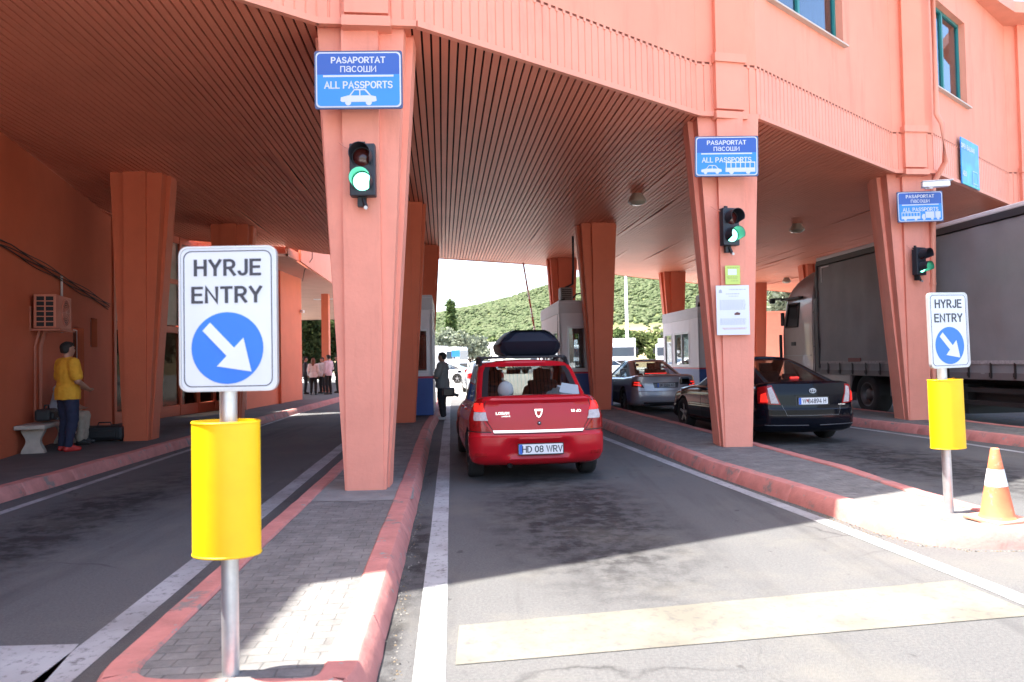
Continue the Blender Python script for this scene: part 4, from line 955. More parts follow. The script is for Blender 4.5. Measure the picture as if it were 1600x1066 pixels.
    def green(s):
        S = s.S; G = S['green']; nr, nc, ns = 8, 4, 26
        s._gout = [plan(g[1], g[2], g[3], S['gbow'], S['gbow']*1.6, g[4], g[4], nr, nc, ns) for g in G]
        zbase = lambda y: interp(S['top'], y)-.05
        def gz(j, y): u = G[j][0]; zt = S['H']-.022-S['rooff']*((y-S['roofy'])**2); return lerp(zbase(y), zt, u) if True else 0
        s._gz = gz; N = len(s._gout[0]); J = len(G)
        P = [[Vector((x, y, gz(j, y))) for x, y in s._gout[j]] for j in range(J)]
        fr = MB(); panes = {('rear_window', 1): MB(), ('windscreen', 1): MB(), ('side_window', 1): MB(), ('side_window', -1): MB()}
        iside0, iside1 = nr+nc, nr+nc+ns
        pil = S['pillars']      # list of (i0,i1) ranges of side glass as fractions of the side samples
        for sg in (1, -1):
            for j in range(J-1):
                for i in range(N-1):
                    q = [P[j][i], P[j][i+1], P[j+1][i+1], P[j+1][i]]
                    if sg < 0: q = [Vector((-p.x, p.y, p.z)) for p in q][::-1]
                    key = None; inz = S['gz0'] <= j < S['gz1']
                    if i < nr-0 and i < nr and j >= S.get('rz0', S['gz0']) and j < S['gz1']: key = 'rear_window'
                    elif i >= N-1-nr and inz: key = 'windscreen'
                    elif iside0 <= i < iside1 and inz:
                        k = i-iside0
                        for a, b in pil:
                            if a <= k < b: key = 'side_window'
                    if key == 'rear_window' and (j == S.get('rz0', S['gz0']) or j == S['gz1']-1 and S.get('rborder') or i == nr-1): fr.add(q, [(0, 1, 2, 3)], mi=1, smooth=True)
                    elif key: panes[(key, sg if key == 'side_window' else 1)].add(q, [(0, 1, 2, 3)], smooth=True)
                    else: fr.add(q, [(0, 1, 2, 3)], mi=(1 if (iside0 <= i < iside1 and inz) else 0), smooth=True)
        # roof skin
        top = P[-1]; rows = []
        for p in top:
            rows.append([Vector((p.x*(q/5-1), p.y, p.z+S['rcrown']*(1-(q/5-1)**2)*min(1, p.x/.35))) for q in range(11)])
        fr.grid(rows[::-1])
        b = fr.build('roof', [s.paint, s.trim], s.t, sharp=45)
        for (k, _), m in panes.items():
            if m.v: m.build(k, s.gm, s.t, sharp=60)
        # seats seen through the glass
        hz = interp(S['top'], S['seats'][0][1])
        for x, y, hh in S['seats']:
            m = MB(); m.box((x, y, hz-.06+hh*.35), (.44, .13, hh*.7), bev=.04, M=Matrix.Rotation(R(10), 4, 'X')); st = m.build('seat', mat('dark_seat_cloth', (.02, .02, .022), .9), s.t)
            m = MB(); m.box((x, y+.03, hz-.06+hh*.88), (.26, .09, hh*.36), bev=.04); m.build('headrest', mat('dark_seat_cloth', (.02, .02, .022), .9), st)
        if S.get('mirror'):
            m = MB(); yb, zb = S['mirror']; m.box((0, yb, zb), (.22, .03, .07), bev=.02); m.cyl((0, yb, zb+.03), (0, yb+.06, zb+.1), .012); m.build('inner_mirror', M_BLK(), s.t)
    def wheels(s):
        S = s.S; r = S['wr']
        for y in S['axles']:
            for sg in (-1, 1):
                X = Matrix.Translation((sg*(S['w']-.115), y, r)) @ (Matrix.Rotation(math.pi, 4, 'Z') if sg < 0 else Matrix.Identity(4))
                m = MB(); m.X = X; m.lathe([(r*.66, -.09), (r*.93, -.10), (r*.99, -.075), (r, -.04), (r, .04), (r*.99, .075), (r*.93, .098), (r*.66, .085), (r*.64, -.0)], 40, 'X'); ty = m.build('wheel', M_RUB(), s.t)
                m = MB(); m.X = X; m.lathe([(r*.68, .075), (r*.62, .085), (r*.60, .05), (r*.58, .02), (.001, .02)], 32, 'X', mi=1); m.lathe([(.06, .03), (.055, .075), (.001, .08)], 16, 'X')
                for k in range(S.get('spokes', 7)):
                    a = 2*math.pi*k/S.get('spokes', 7); m.box((.062, 0, r*.34), (.022, .045, r*.60), M=Matrix.Identity(4)) if False else m.add([Matrix.Rotation(a, 4, 'X') @ Vector(p) for p in ((.05, -.03, .04), (.05, .03, .04), (.07, .03, .04), (.07, -.03, .04), (.06, -.02, r*.62), (.06, .02, r*.62), (.08, .02, r*.62), (.08, -.02, r*.62))], [(0, 1, 2, 3), (4, 7, 6, 5), (0, 4, 5, 1), (1, 5, 6, 2), (2, 6, 7, 3), (3, 7, 4, 0)])
                m.build('rim', [mat('alloy_rim', (.30, .30, .31), .35, metal=.7), M_DARK()], ty)
    # patches that hug the shell --------------------------------
    def patch(s, quad, sgn=1, d=.006, n=8, m_=8, mb=None, mi=None):
        """quad: four (outline index, z) corners, counter-clockwise as seen from outside on the right side"""
        mb = mb or MB(); rows = []; back = []
        def P(i, z):
            f = max(0, min(1, s.fz(z, .12 if i < 24 else s.pt(i, .6).y))); p = s.pt(i, f, 1); a = s.pt(i+.35, f, 1)-s.pt(i-.35, f, 1); b = s.pt(i, min(1, f+.03), 1)-s.pt(i, max(0, f-.03), 1); nn = a.cross(b); nn.normalize(); return p, nn
        for j in range(m_+1):
            v = j/m_; r = []; rb = []
            for k in range(n+1):
                u = k/n; i = lerp(lerp(quad[0][0], quad[1][0], u), lerp(quad[3][0], quad[2][0], u), v); z = lerp(lerp(quad[0][1], quad[1][1], u), lerp(quad[3][1], quad[2][1], u), v)
                neg = i < 0; p, nn = P(abs(i), z)
                if neg: p.x *= -1; nn.x *= -1
                a_, b_ = p+nn*d, p-nn*.02
                if sgn < 0: a_.x *= -1; b_.x *= -1
                r.append(a_); rb.append(b_)
            rows.append(r); back.append(rb)
        mb.grid(rows, mi); e = [rows[0]+[r[-1] for r in rows[1:]]+rows[-1][::-1][1:]+[r[0] for r in rows[::-1]][1:-1], back[0]+[r[-1] for r in back[1:]]+back[-1][::-1][1:]+[r[0] for r in back[::-1]][1:-1]]
        mb.grid([e[0], e[1]], mi, False, True); return mb
    def rear(s, x0, z0, x1, z1, x2=None, z2=None, x3=None, z3=None, **k):
        """patch on the tail, corners by (x, z): low-inner, low-outer, high-outer, high-inner; x may be negative"""
        x2 = x1 if x2 is None else x2; z2 = z1 if z2 is None else z2; x3 = x0 if x3 is None else x3; z3 = z2 if z3 is None else z3
        def I(x, z): return math.copysign(s.idx_x(abs(x), max(0, min(1, s.fz(z)))), x)
        return s.patch([(I(x0, z0), z0), (I(x1, z1), z1), (I(x2, z2), z2), (I(x3, z3), z3)], **k)
    def rear_y(s, x, z): f = max(0, min(1, s.fz(z))); return s.pt(s.idx_x(abs(x), f), f).y
    def seam(s, pts, sgn=1, wd=.012, side=True):
        mb = MB()
        for (y0, z0), (y1, z1) in zip(pts, pts[1:]):
            n = 10; L = math.hypot(y1-y0, z1-z0); ny, nz = -(z1-z0)/L*wd/2, (y1-y0)/L*wd/2; rows = [[], []]
            for k in range(n+1):
                y = lerp(y0, y1, k/n); z = lerp(z0, z1, k/n)
                for r, sg in ((0, 1), (1, -1)):
                    f = max(0, min(1, s.fz(z+sg*nz, y+sg*ny))); p = s.pt(s.idx_y(y+sg*ny, f), f); p.x += .0015; p.x *= sgn; rows[r].append(p)
            mb.grid(rows, smooth=False)
        return mb
    def side_details(s, seams, handles, mirror, mirmat=None):
        for sg in (1, -1):
            mb = MB()
            for q in seams:
                m = s.seam(q, sg); mb.add(m.v, m.f)
            mb.build('door_seams', M_DARK(), s.body)
            for y, z in handles:
                f = s.fz(z, y); p = s.pt(s.idx_y(y, f), f, sg); h = MB(); h.box((p.x+sg*.018, y, z), (.03, .17, .03), bev=.012); h.build('door_handle', s.paint, s.body)
            y, z, xo = mirror; h = MB(); h.box((sg*xo, y, z), (.20, .10, .145), bev=.04); h.cyl((sg*(xo-.16), y, z-.06), (sg*(xo-.04), y, z-.02), .025); mm = h.build('wing_mirror', mirmat or M_BLK(), s.t)
            h = MB(); h.box((sg*xo, y-.052, z), (.14, .004, .09)); h.build('mirror_glass', mat('mirror_glass', (.012, .013, .015), .12, metal=1), mm)
    def plate(s, x, z, txt, w=.52, h=.112, d=.012, dy=0, face=None, ink=None, parts=True, size=.078, sx=.82, sp=.20):
        y = min(s.rear_y(x-w/2, z), s.rear_y(x+w/2, z))-d+dy
        m = MB(); plate(m, rrect(w+.02, h+.02, .006, c=(x, z)), y, y+.02); pl = m.build('number_plate', M_BLK(), s.t)
        m = MB(); plate(m, rrect(w, h, .008, c=(x, z)), y-.003, y); m.build('plate_face', face or M_WHITE(), pl)
        if parts: m = MB(); plate(m, [(x-w/2+.002, z-h/2+.002), (x-w/2+.044, z-h/2+.002), (x-w/2+.044, z+h/2-.002), (x-w/2+.002, z+h/2-.002)], y-.0042, y-.003); m.build('blue_band', M_SBLUE if False else mat('eu_blue', (.03, .13, .55), .4), pl)
        m = MB(); text_mb(m, txt, size, Matrix.Translation((x+.018, y-.0042, z-size*.5)) @ FACE, .155, sx=sx, gap=sp); m.build('lettering', ink or M_SINK, pl); return y, pl

M_LRED = mat('lamp_red', (.30, .006, .008), .15, spec=.4, coat=.3, var=.3, vscale=26); M_LCLR = mat('lamp_clear', (.50, .44, .43), .2, spec=.5, var=.25, vscale=30); M_LLIT = mat('lamp_red_lit', (.55, .012, .010), .25, emit=(1, .03, .02), estr=.14)

# --- the red saloon -----------------------------------------------------------
RED = mat('red_car_paint', (.46, .008, .016), .22, coat=.25, var=.06, vscale=1.2, spec=.3)
CG = glass('car_glass', (.47, .50, .49), .06)
S = dict(w=.85, L=4.25, z0=.215, H=1.505, bowr=.10, bowf=.30, wr=.30, axles=(.82, 3.45), crown=.012, rcrown=.035, cab=(.50, 3.25),
    top=[(0, 1.055), (.25, 1.065), (.6, 1.04), (1.2, .96), (2.9, .93), (3.2, .925), (3.7, .86), (4.1, .74), (4.3, .62)],
    levels=[(0, -.08, .16, .14, .16), (.06, -.03, .06, .06, .17), (.16, -.004, .012, .01, .17), (.30, .0, .0, .0, .17), (.43, .0, .004, .02, .17), (.455, -.008, .035, .05, .16), (.48, -.010, .042, .06, .16), (.70, -.014, .060, .10, .15), (.82, -.05, .075, .13, .15), (.90, -.085, .085, .16, .15), (.955, -.12, .058, .2, .15), (.985, -.15, .07, .24, .15), (1, -.20, .12, .30, .15)],
    F=[0, .03, .06, .11, .16, .2, .24, .28, .32, .36, .40, .43, .455, .48, .53, .6, .67, .74, .8, .85, .90, .925, .94, .955, .97, .985, 1],
    dent=(.37, .33, .52, .045),
    green=[(0, .735, .50, 3.30, .08), (.07, .725, .54, 3.22, .075), (.11, .722, .57, 3.17, .07), (.45, .695, .80, 2.75, .07), (.80, .66, 1.03, 2.36, .07), (.92, .635, 1.13, 2.22, .08), (1, .59, 1.26, 2.12, .10)],
    gz0=1, gz1=5, rborder=0, gbow=.05, rooff=.045, roofy=1.75, pillars=[(3, 10), (11, 22)], spokes=7,
    seats=[(-.37, 2.05, .46), (.37, 2.05, .46), (-.40, 1.22, .26), (.40, 1.22, .26)], mirror=(2.55, 1.33))
rc = Car('red_saloon_car', 'red saloon car with a black roof box seen from behind at the booths', (.315, 8.95, 0), R(6.8), S, RED, CG)
for sg in (1, -1):
    m = rc.rear(.585, .645, .825, .65, .79, 1.02, .665, 1.035, sgn=sg, d=.012, n=10); lamp = m.build('tail_lamp', M_LRED, rc.t); rc.rear(.572, .632, .838, .637, .80, 1.03, .652, 1.047, sgn=sg, d=.004, n=10).build('lamp_seal', M_BLK(), lamp)
    m = rc.rear(.612, .775, .775, .775, .77, .875, .64, .875, sgn=sg, d=.014, n=8); m.build('clear_lens', M_LCLR, lamp)
    m = rc.rear(.642, .882, .768, .882, .76, .975, .672, .985, sgn=sg, d=.013, n=8); m.build('lit_lens', M_LLIT, lamp)
    m = rc.rear(.64, .345, .78, .345, .78, .385, .64, .385, sgn=sg, d=.005); m.build('reflector', M_LRED, rc.body)
    # boot lid shut line
    m = MB()
    for a, b_ in (((.555, .655), (.635, 1.01)),): rc.rear(a[0], a[1], a[0]+.009, a[1], b_[0]+.009, b_[1], b_[0], b_[1], sgn=sg, d=.0015, mb=m, n=2)
    m.build('boot_seam', M_DARK(), rc.body)
m = rc.rear(-.545, .626, .545, .626, .56, .656, -.56, .656, d=.016, n=24, m_=5); m.build('chrome_strip', M_CHR(), rc.body)
m = rc.rear(-.555, .609, .555, .609, .555, .618, -.555, .618, d=.001, n=24, m_=1); m.build('boot_seam', M_DARK(), rc.body)
y, pl = rc.plate(.012, .428, 'HD 08 WRV', w=.54, h=.118, size=.084, sx=.80, sp=.21); rc_py = y
m = MB(); plate(m, [(-.25, .355), (.27, .355), (.27, .372), (-.25, .372)], y-.002, y+.015); m.build('plate_holder_edge', M_BLK(), pl)
def on_rear(car, x, z, d=.004): return Matrix.Translation((x, car.rear_y(x, z)-d, z)) @ FACE
m = MB(); text_mb(m, 'LOGAN', .036, on_rear(rc, -.44, .845, .012), .2, sx=1.0); text_mb(m, 'LAUREATE', .016, on_rear(rc, -.40, .818, .011), .2); text_mb(m, '1.5 dCi', .034, on_rear(rc, .47, .858, .012), .2); m.build('lettering', M_CHR(), rc.body)
sh = [(-.052, .062), (.052, .062), (.040, .005), (.022, -.032), (0, -.042), (-.022, -.032), (-.040, .005)]
y = rc.rear_y(0, .85)-.010; m = MB(); ring(m, [(a, .845+b) for a, b in sh], [(a*.62, .847+b*.60) for a, b in sh], y-.006, y+.02); e = m.build('emblem', M_CHR(), rc.body)
m = MB(); plate(m, [(a*.62, .847+b*.6) for a, b in sh], y-.002, y+.02); m.build('emblem_centre', RED, e)
m = MB(); y = rc.rear_y(0, .735); m.lathe([(.024, .01), (.024, -.006), (.018, -.010), (.012, -.008)], 20, 'Y', (0.005, y, .735)); m.lathe([(.011, -.006), (.001, -.012)], 12, 'Y', (0.005, y, .735), mi=1); m.build('boot_lock', [M_BLK(), M_CHR()], rc.body)
m = MB(); m.cyl((-.36, .06, .225), (-.36, .35, .235), .028, caps=False); m.cyl((-.36, .09, .225), (-.36, .35, .235), .023, mi=1); m.build('exhaust', [mat('exhaust_steel', (.12, .11, .10), .5, metal=.8), M_DARK()], rc.body)
rc.side_details([[(1.62, .97), (1.62, .62), (1.36, .40), (1.30, .30)], [(2.46, .95), (2.46, .28)], [(3.22, .93), (3.30, .60), (3.24, .28)], [(1.30, .28), (3.24, .28)], [(.42, .625), (.62, .62)]], [(1.66, .84), (2.55, .83)], (2.98, 1.02, 1.0))
for sg in (1, -1):
    m = MB(); rows = []
    m.tube([(sg*.60, 2.05, 1.46), (sg*.60, 2.05, 1.53), (sg*.56, 2.05, 1.555)], .025, 8); m.tube([(sg*.615, 1.42, 1.42), (sg*.60, 1.42, 1.50), (sg*.56, 1.42, 1.54)], .025, 8); m.tube([(sg*.61, 1.25, 1.42), (sg*.60, 1.38, 1.53), (sg*.59, 1.7, 1.555), (sg*.585, 2.1, 1.55), (sg*.57, 2.25, 1.49)], .022, 8); m.build('roof_rail', M_BLK(), rc.t)
for y in (1.42, 2.05): m = MB(); m.tube([(-.60, y, 1.55), (.60, y, 1.55)], .017, 8); m.build('cross_bar', M_BLK(), rc.t)
m = MB(); m.box((0, .72, .985), (1.2, .34, .02)); m.build('parcel_shelf', mat('dark_seat_cloth', (.02, .02, .022), .9), rc.t)
MX = rc.t.matrix_basis.copy(); MXc = Matrix.Translation((.315, 8.95, 0)) @ Matrix.Rotation(R(6.8), 4, 'Z')
# roof box
q = MXc @ Vector((.11, 1.35, 1.565)); t = thing('roof_box', 'glossy black roof box carried on the red saloon car', 'roof box', q, R(6.8))
prof = [(0, .84, .80, .03), (.035, .93, .92, .01), (.10, .985, .98, 0), (.30, 1, 1, 0), (.9, 1, 1, 0), (1.35, .93, .92, 0), (1.62, .78, .70, 0), (1.72, .55, .42, .02)]
rows = []
for yy, sx_, sz_, z_ in prof:
    hw, h = .44*sx_, .375*sz_; b_ = .0; c_ = .12*sx_
    sec = [(-hw+.10, 0), (hw-.10, 0), (hw-.025, .05), (hw, .13), (hw, .175), (hw-.07, h-.10), (hw-.15, h-.03), (hw-.22, h), (-hw+.22, h), (-hw+.15, h-.03), (-hw+.07, h-.10), (-hw, .175), (-hw, .13), (-hw+.025, .05)]
    rows.append([(x, yy+(.13*abs(z-.17)/.17 if yy < .05 else 0), max(z, 0)+z_) for x, z in sec])
MRB = mat('roof_box_black', (.012, .015, .026), .42, spec=.22)
m = MB(); m.grid(rows, closed=True); m.add(rows[0], [(0, 1, 12, 13), (13, 12, 11), (1, 2, 12), (2, 3, 11, 12), (3, 4, 10, 11), (4, 5, 9, 10), (5, 6, 8, 9), (6, 7, 8)][1:] if False else [(0, 1, 2, 13), (2, 3, 12, 13), (3, 4, 11, 12), (4, 5, 10, 11), (5, 6, 9, 10), (6, 7, 8, 9)]); m.add(rows[-1], [list(range(14))[::-1]]); shadeset(m.build('shell', MRB, t), 28)
m = MB(); ringr = []
for yy, sx_, sz_, z_ in prof[1:-1]: ringr.append(.44*sx_+.004)
ys = [p[0] for p in prof[1:-1]]
for sg in (1, -1): m.grid([[(sg*(x), y, .150) for x, y in zip(ringr, ys)], [(sg*(x), y, .158) for x, y in zip(ringr, ys)]])
m.build('seam', M_BLK(), t)
m = MB()
for x in (-.3, .3):
    for y in (.07, .70): m.box((x, y, -.012), (.08, .06, .03))
m.build('clamp', M_BLK(), t)
# things on the parcel shelf
q = MXc @ Vector((-.33, .70, .995)); t = MB(); t.sphere((0, 0, .12), (.105, .10, .125)); t.lathe([(.13, .0), (.135, .012), (.10, .03)], 20)
o = t.build('sun_hat', mat('pale_hat', (.27, .285, .285), .9, bump=.2)); o.location = q; tag(o, 'pale round hat on the rear shelf of the red car', 'hat')
q = MXc @ Vector((.36, .70, .995)); t = MB()
for k in range(4):
    a = random.uniform(-.4, .4); t.add([(-.22+k*.07, -.1, .005+k*.01), (.10+k*.06, -.13+.02*k, .02), (.12+k*.05, .06, .11+.02*k), (-.12+k*.06, .09, .10+.035*k)], [(0, 1, 2, 3)]); t.box((-.05+k*.06, .0, .02+.012*k), (.26, .17, .012), a)
o = t.build('papers', mat('crumpled_paper', (.32, .36, .38), .8)); o.location = q; tag(o, 'crumpled white papers on the rear shelf of the red car', 'papers')

# --- the black hatchback ------------------------------------------------------
NVY = mat('black_car_paint', (.004, .005, .009), .10, spec=.25)
CG2 = glass('car_glass_dark', (.62, .66, .65), .03)
S2 = dict(w=.88, L=4.65, z0=.20, H=1.485, bowr=.16, bowf=.34, wr=.32, axles=(1.02, 3.72), crown=.012, rcrown=.035, cab=(.38, 3.4),
    top=[(0, 1.045), (.2, 1.06), (.6, 1.03), (1.2, .97), (3.1, .93), (3.5, .92), (4.0, .85), (4.45, .74), (4.7, .6)],
    levels=[(0, -.09, .18, .14, .18), (.06, -.03, .06, .06, .20), (.15, -.004, .012, .01, .20), (.32, .0, .0, .0, .20), (.46, .0, .006, .02, .20), (.475, -.006, .022, .05, .19), (.50, -.008, .028, .06, .19), (.78, -.014, .045, .10, .18), (.92, -.04, .075, .15, .16), (.965, -.065, .085, .2, .15), (1, -.14, .16, .30, .15)],
    F=[0, .03, .06, .1, .15, .2, .26, .32, .38, .42, .46, .475, .50, .56, .62, .68, .74, .78, .85, .92, .945, .965, .985, 1],
    green=[(0, .765, .30, 3.48, .12), (.05, .758, .35, 3.40, .12), (.13, .745, .44, 3.26, .12), (.45, .68, .80, 2.85, .12), (.80, .60, 1.30, 2.42, .12), (.93, .565, 1.55, 2.25, .12), (1, .53, 1.72, 2.12, .12)],
    gz0=1, gz1=5, gbow=.06, rooff=.04, roofy=2.05, pillars=[(4, 11), (12, 22)], spokes=5,
    seats=[(-.38, 2.35, .45), (.38, 2.35, .45), (-.40, 1.5, .26), (.40, 1.5, .26)], mirror=(2.75, 1.3))
bc = Car('black_hatchback_car', 'black car with a white number plate waiting behind the pier with the notice', (5.03, 12.32, 0), R(8.2), S2, NVY, CG2)
for sg in (1, -1):
    m = bc.rear(.55, .68, .85, .70, .83, .97, .66, 1.0, sgn=sg, d=.010, n=10); lamp = m.build('tail_lamp', M_LRED, bc.t)
    m = bc.rear(.58, .70, .70, .705, .73, .95, .67, .97, sgn=sg, d=.014, n=6); m.build('clear_lens', M_LCLR, lamp)
    m = bc.rear(.74, .72, .83, .72, .82, .85, .76, .88, sgn=sg, d=.013, n=6); m.build('lit_lens', M_LLIT, lamp)
    m = MB(); bc.rear(.46, .50, .466, .50, .535, .68, .528, .68, sgn=sg, d=.0015, mb=m, n=1); m.build('boot_seam', mat('grey_seam', (.12, .12, .12), .4), bc.body)
    m = MB(); bc.rear(.10, .330, .80, .335, .80, .347, .10, .342, sgn=sg, d=.004, n=10, m_=2, mb=m); m.build('bumper_trim', mat('grey_trim', (.10, .10, .105), .3), bc.body)
m = bc.rear(-.30, .665, .30, .665, .30, .815, -.30, .815, d=.003, n=14); m.build('plate_recess', mat('black_car_recess', (.003, .003, .004), .3), bc.body)
m = bc.rear(-.31, .822, .31, .822, .31, .842, -.31, .842, d=.018, n=14, m_=3); m.build('boot_handle', NVY, bc.body)
m = bc.rear(-.46, .496, .46, .496, .46, .503, -.46, .503, d=.003, n=20, m_=1); m.build('boot_seam', mat('grey_seam', (.12, .12, .12), .4), bc.body)
bc.plate(0, .735, 'W 84894 H', size=.080, sx=.72, d=.02)
m = MB(); y = bc.rear_y(0, .735)-.026; plate(m, [(-.125, .725), (-.105, .725), (-.095, .765), (-.135, .765)], y-.0045, y-.003); m.build('plate_crest', mat('crest_red', (.4, .08, .08), .5), bc.body)
y = bc.rear_y(0, .90)-.012; m = MB(); el = lambda rx, rz, cz=0: [(rx*math.cos(2*math.pi*i/28), .905+cz+rz*math.sin(2*math.pi*i/28)) for i in range(28)]
ring(m, el(.062, .042), el(.053, .034), y-.006, y+.01); ring(m, el(.024, .036), el(.016, .028), y-.0065, y+.009); ring(m, el(.044, .017, .016), el(.036, .010, .016), y-.007, y+.008); m.build('emblem', mat('emblem_steel', (.45, .5, .6), .3, metal=.8), bc.body)
m = MB(); text_mb(m, 'AVENSIS', .024, on_rear(bc, .54, .655, .012), .2); m.build('lettering', M_CHR(), bc.body)
m = MB(); m.box((0, .62, 1.115), (.16, .03, .03)); m.build('brake_light', M_LLIT, bc.t)
m = MB(); m.box((0, 1.0, .975), (1.25, .5, .02)); m.build('parcel_shelf', mat('dark_seat_cloth', (.02, .02, .022), .9), bc.t)
bc.side_details([[(1.86, .97), (1.86, .62), (1.56, .40), (1.52, .28)], [(2.72, .95), (2.72, .27)], [(3.48, .93), (3.55, .60), (3.46, .27)], [(1.52, .27), (3.46, .27)]], [(1.95, .86), (2.82, .84)], (3.18, 1.02, 1.02), NVY)

# --- the grey saloon ----------------------------------------------------------
GRY = mat('grey_car_paint', (.27, .27, .30), .32, metal=.45, coat=1., var=.04)
S3 = dict(w=.925, L=4.92, z0=.20, H=1.465, bowr=.15, bowf=.36, wr=.335, axles=(1.12, 4.06), crown=.012, rcrown=.035, cab=(.62, 3.6),
    top=[(0, 1.03), (.25, 1.045), (.6, 1.02), (1.4, .96), (3.3, .93), (3.6, .92), (4.3, .85), (4.7, .74), (5, .6)],
    levels=[(0, -.09, .18, .14, .20), (.06, -.03, .05, .06, .22), (.15, -.004, .012, .01, .22), (.32, .0, .0, .0, .22), (.48, .0, .010, .02, .21), (.495, -.008, .03, .05, .20), (.52, -.010, .034, .06, .20), (.72, -.014, .06, .10, .19), (.90, -.05, .055, .15, .17), (.955, -.075, .05, .2, .16), (1, -.14, .14, .30, .15)],
    F=[0, .03, .06, .1, .15, .2, .26, .32, .38, .43, .48, .495, .52, .58, .65, .72, .78, .84, .90, .93, .955, .98, 1],
    green=[(0, .79, .55, 3.68, .12), (.05, .782, .61, 3.60, .12), (.13, .765, .70, 3.46, .12), (.45, .69, 1.02, 3.0, .12), (.80, .60, 1.42, 2.55, .12), (.93, .565, 1.62, 2.38, .12), (1, .53, 1.78, 2.25, .12)],
    gz0=1, gz1=5, gbow=.06, rooff=.04, roofy=2.2, pillars=[(4, 11), (12, 22)], spokes=10,
    seats=[(-.38, 2.5, .45), (.38, 2.5, .45), (-.40, 1.6, .26), (.40, 1.6, .26)], mirror=(2.9, 1.3))
gc = Car('grey_saloon_car', 'metallic grey saloon car at the booth with the open window', (4.17, 19.95, 0), R(7.2), S3, GRY, CG2)
for sg in (1, -1):
    m = gc.rear(.60, .70, .89, .73, .87, .86, .70, .90, sgn=sg, d=.010, n=10); lamp = m.build('tail_lamp', mat('lamp_dark_red', (.10, .008, .010), .1, coat=.5), gc.t)
    m = gc.rear(.67, .745, .85, .77, .85, .80, .68, .785, sgn=sg, d=.014, n=6, m_=3); m.build('lit_lens', M_LLIT, lamp)
    m = gc.rear(.70, .82, .84, .825, .84, .855, .72, .86, sgn=sg, d=.014, n=6, m_=3); m.build('lit_lens', M_LLIT, lamp)
    m = gc.rear(.45, .235, .68, .235, .68, .265, .45, .265, sgn=sg, d=.006, m_=2); m.build('exhaust_trim', M_CHR(), gc.body)
m = gc.rear(-.62, .205, .62, .205, .62, .31, -.62, .31, d=.004, n=20); m.build('diffuser', M_BLK(), gc.body)
m = gc.rear(-.72, .335, .72, .335, .72, .348, -.72, .348, d=.006, n=24, m_=2); m.build('chrome_strip', M_CHR(), gc.body)
m = gc.rear(-.33, .69, .33, .69, .36, .84, -.36, .84, d=.002, n=14); m.build('plate_recess', mat('grey_recess', (.05, .052, .06), .3, metal=.5), gc.body)
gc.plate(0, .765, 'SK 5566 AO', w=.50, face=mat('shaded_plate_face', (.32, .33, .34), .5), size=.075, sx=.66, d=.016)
m = MB(); m.box((-.06, .74, 1.075), (.62, .03, .02)); m.build('brake_light', M_LLIT, gc.t)
m = MB(); m.box((0, 1.05, .985), (1.3, .45, .02)); m.build('parcel_shelf', mat('dark_seat_cloth', (.02, .02, .022), .9), gc.t)
gc.side_details([[(2.0, .97), (2.0, .62), (1.72, .40), (1.66, .28)], [(2.9, .95), (2.9, .27)], [(3.7, .93), (3.78, .60), (3.66, .27)], [(1.66, .27), (3.66, .27)]], [(2.08, .83), (3.0, .81)], (3.4, 1.0, 1.06), GRY)

# --- cars out in the sun beyond the booths ---------------------------------------
def far_car(label, name, loc, rz, paint, H=1.48, L=4.2, w=.87):
    S = dict(S2); k = L/4.65; S.update(L=L, w=w, H=H, axles=(.85, L-.85), cab=(.38*k, 3.4*k), top=[(a*k, b) for a, b in S2['top']], green=[(a, b, c*k, d*k, e) for a, b, c, d, e in S2['green']], seats=[(x, y*k, h) for x, y, h in S2['seats']], mirror=None, roofy=2.05*k)
    c = Car(name, label, loc, rz, S, paint, CG)
    for sg in (1, -1):
        m = c.rear(.55, .72, .84, .74, .82, .95, .66, .98, sgn=sg, d=.010); m.build('tail_lamp', M_LRED, c.t)
    c.plate(0, .73, '', parts=False) if False else None
    c.side_details([[(1.86*k, .97), (1.86*k, .30)], [(2.72*k, .95), (2.72*k, .27)]], [], (3.18*k, 1.02, 1.02), paint); return c
WCP = mat('white_car_paint', (.72, .74, .76), .2, coat=1.); BCP = mat('pale_blue_car_paint', (.32, .38, .46), .25, coat=1., metal=.3)
far_car('white car crossing the sunlit yard behind the man at the booth', 'white_car', (-2.9, 52.5, 0), R(78), WCP)
fc = far_car('pale blue car with a black mirror ahead of the red car', 'pale_blue_car', (-1.2, 33.5, 0), R(8), BCP, 1.5)
far_car('white car parked by the lorries past the grey saloon', 'white_car', (6.5, 61, 0), R(-60), WCP)
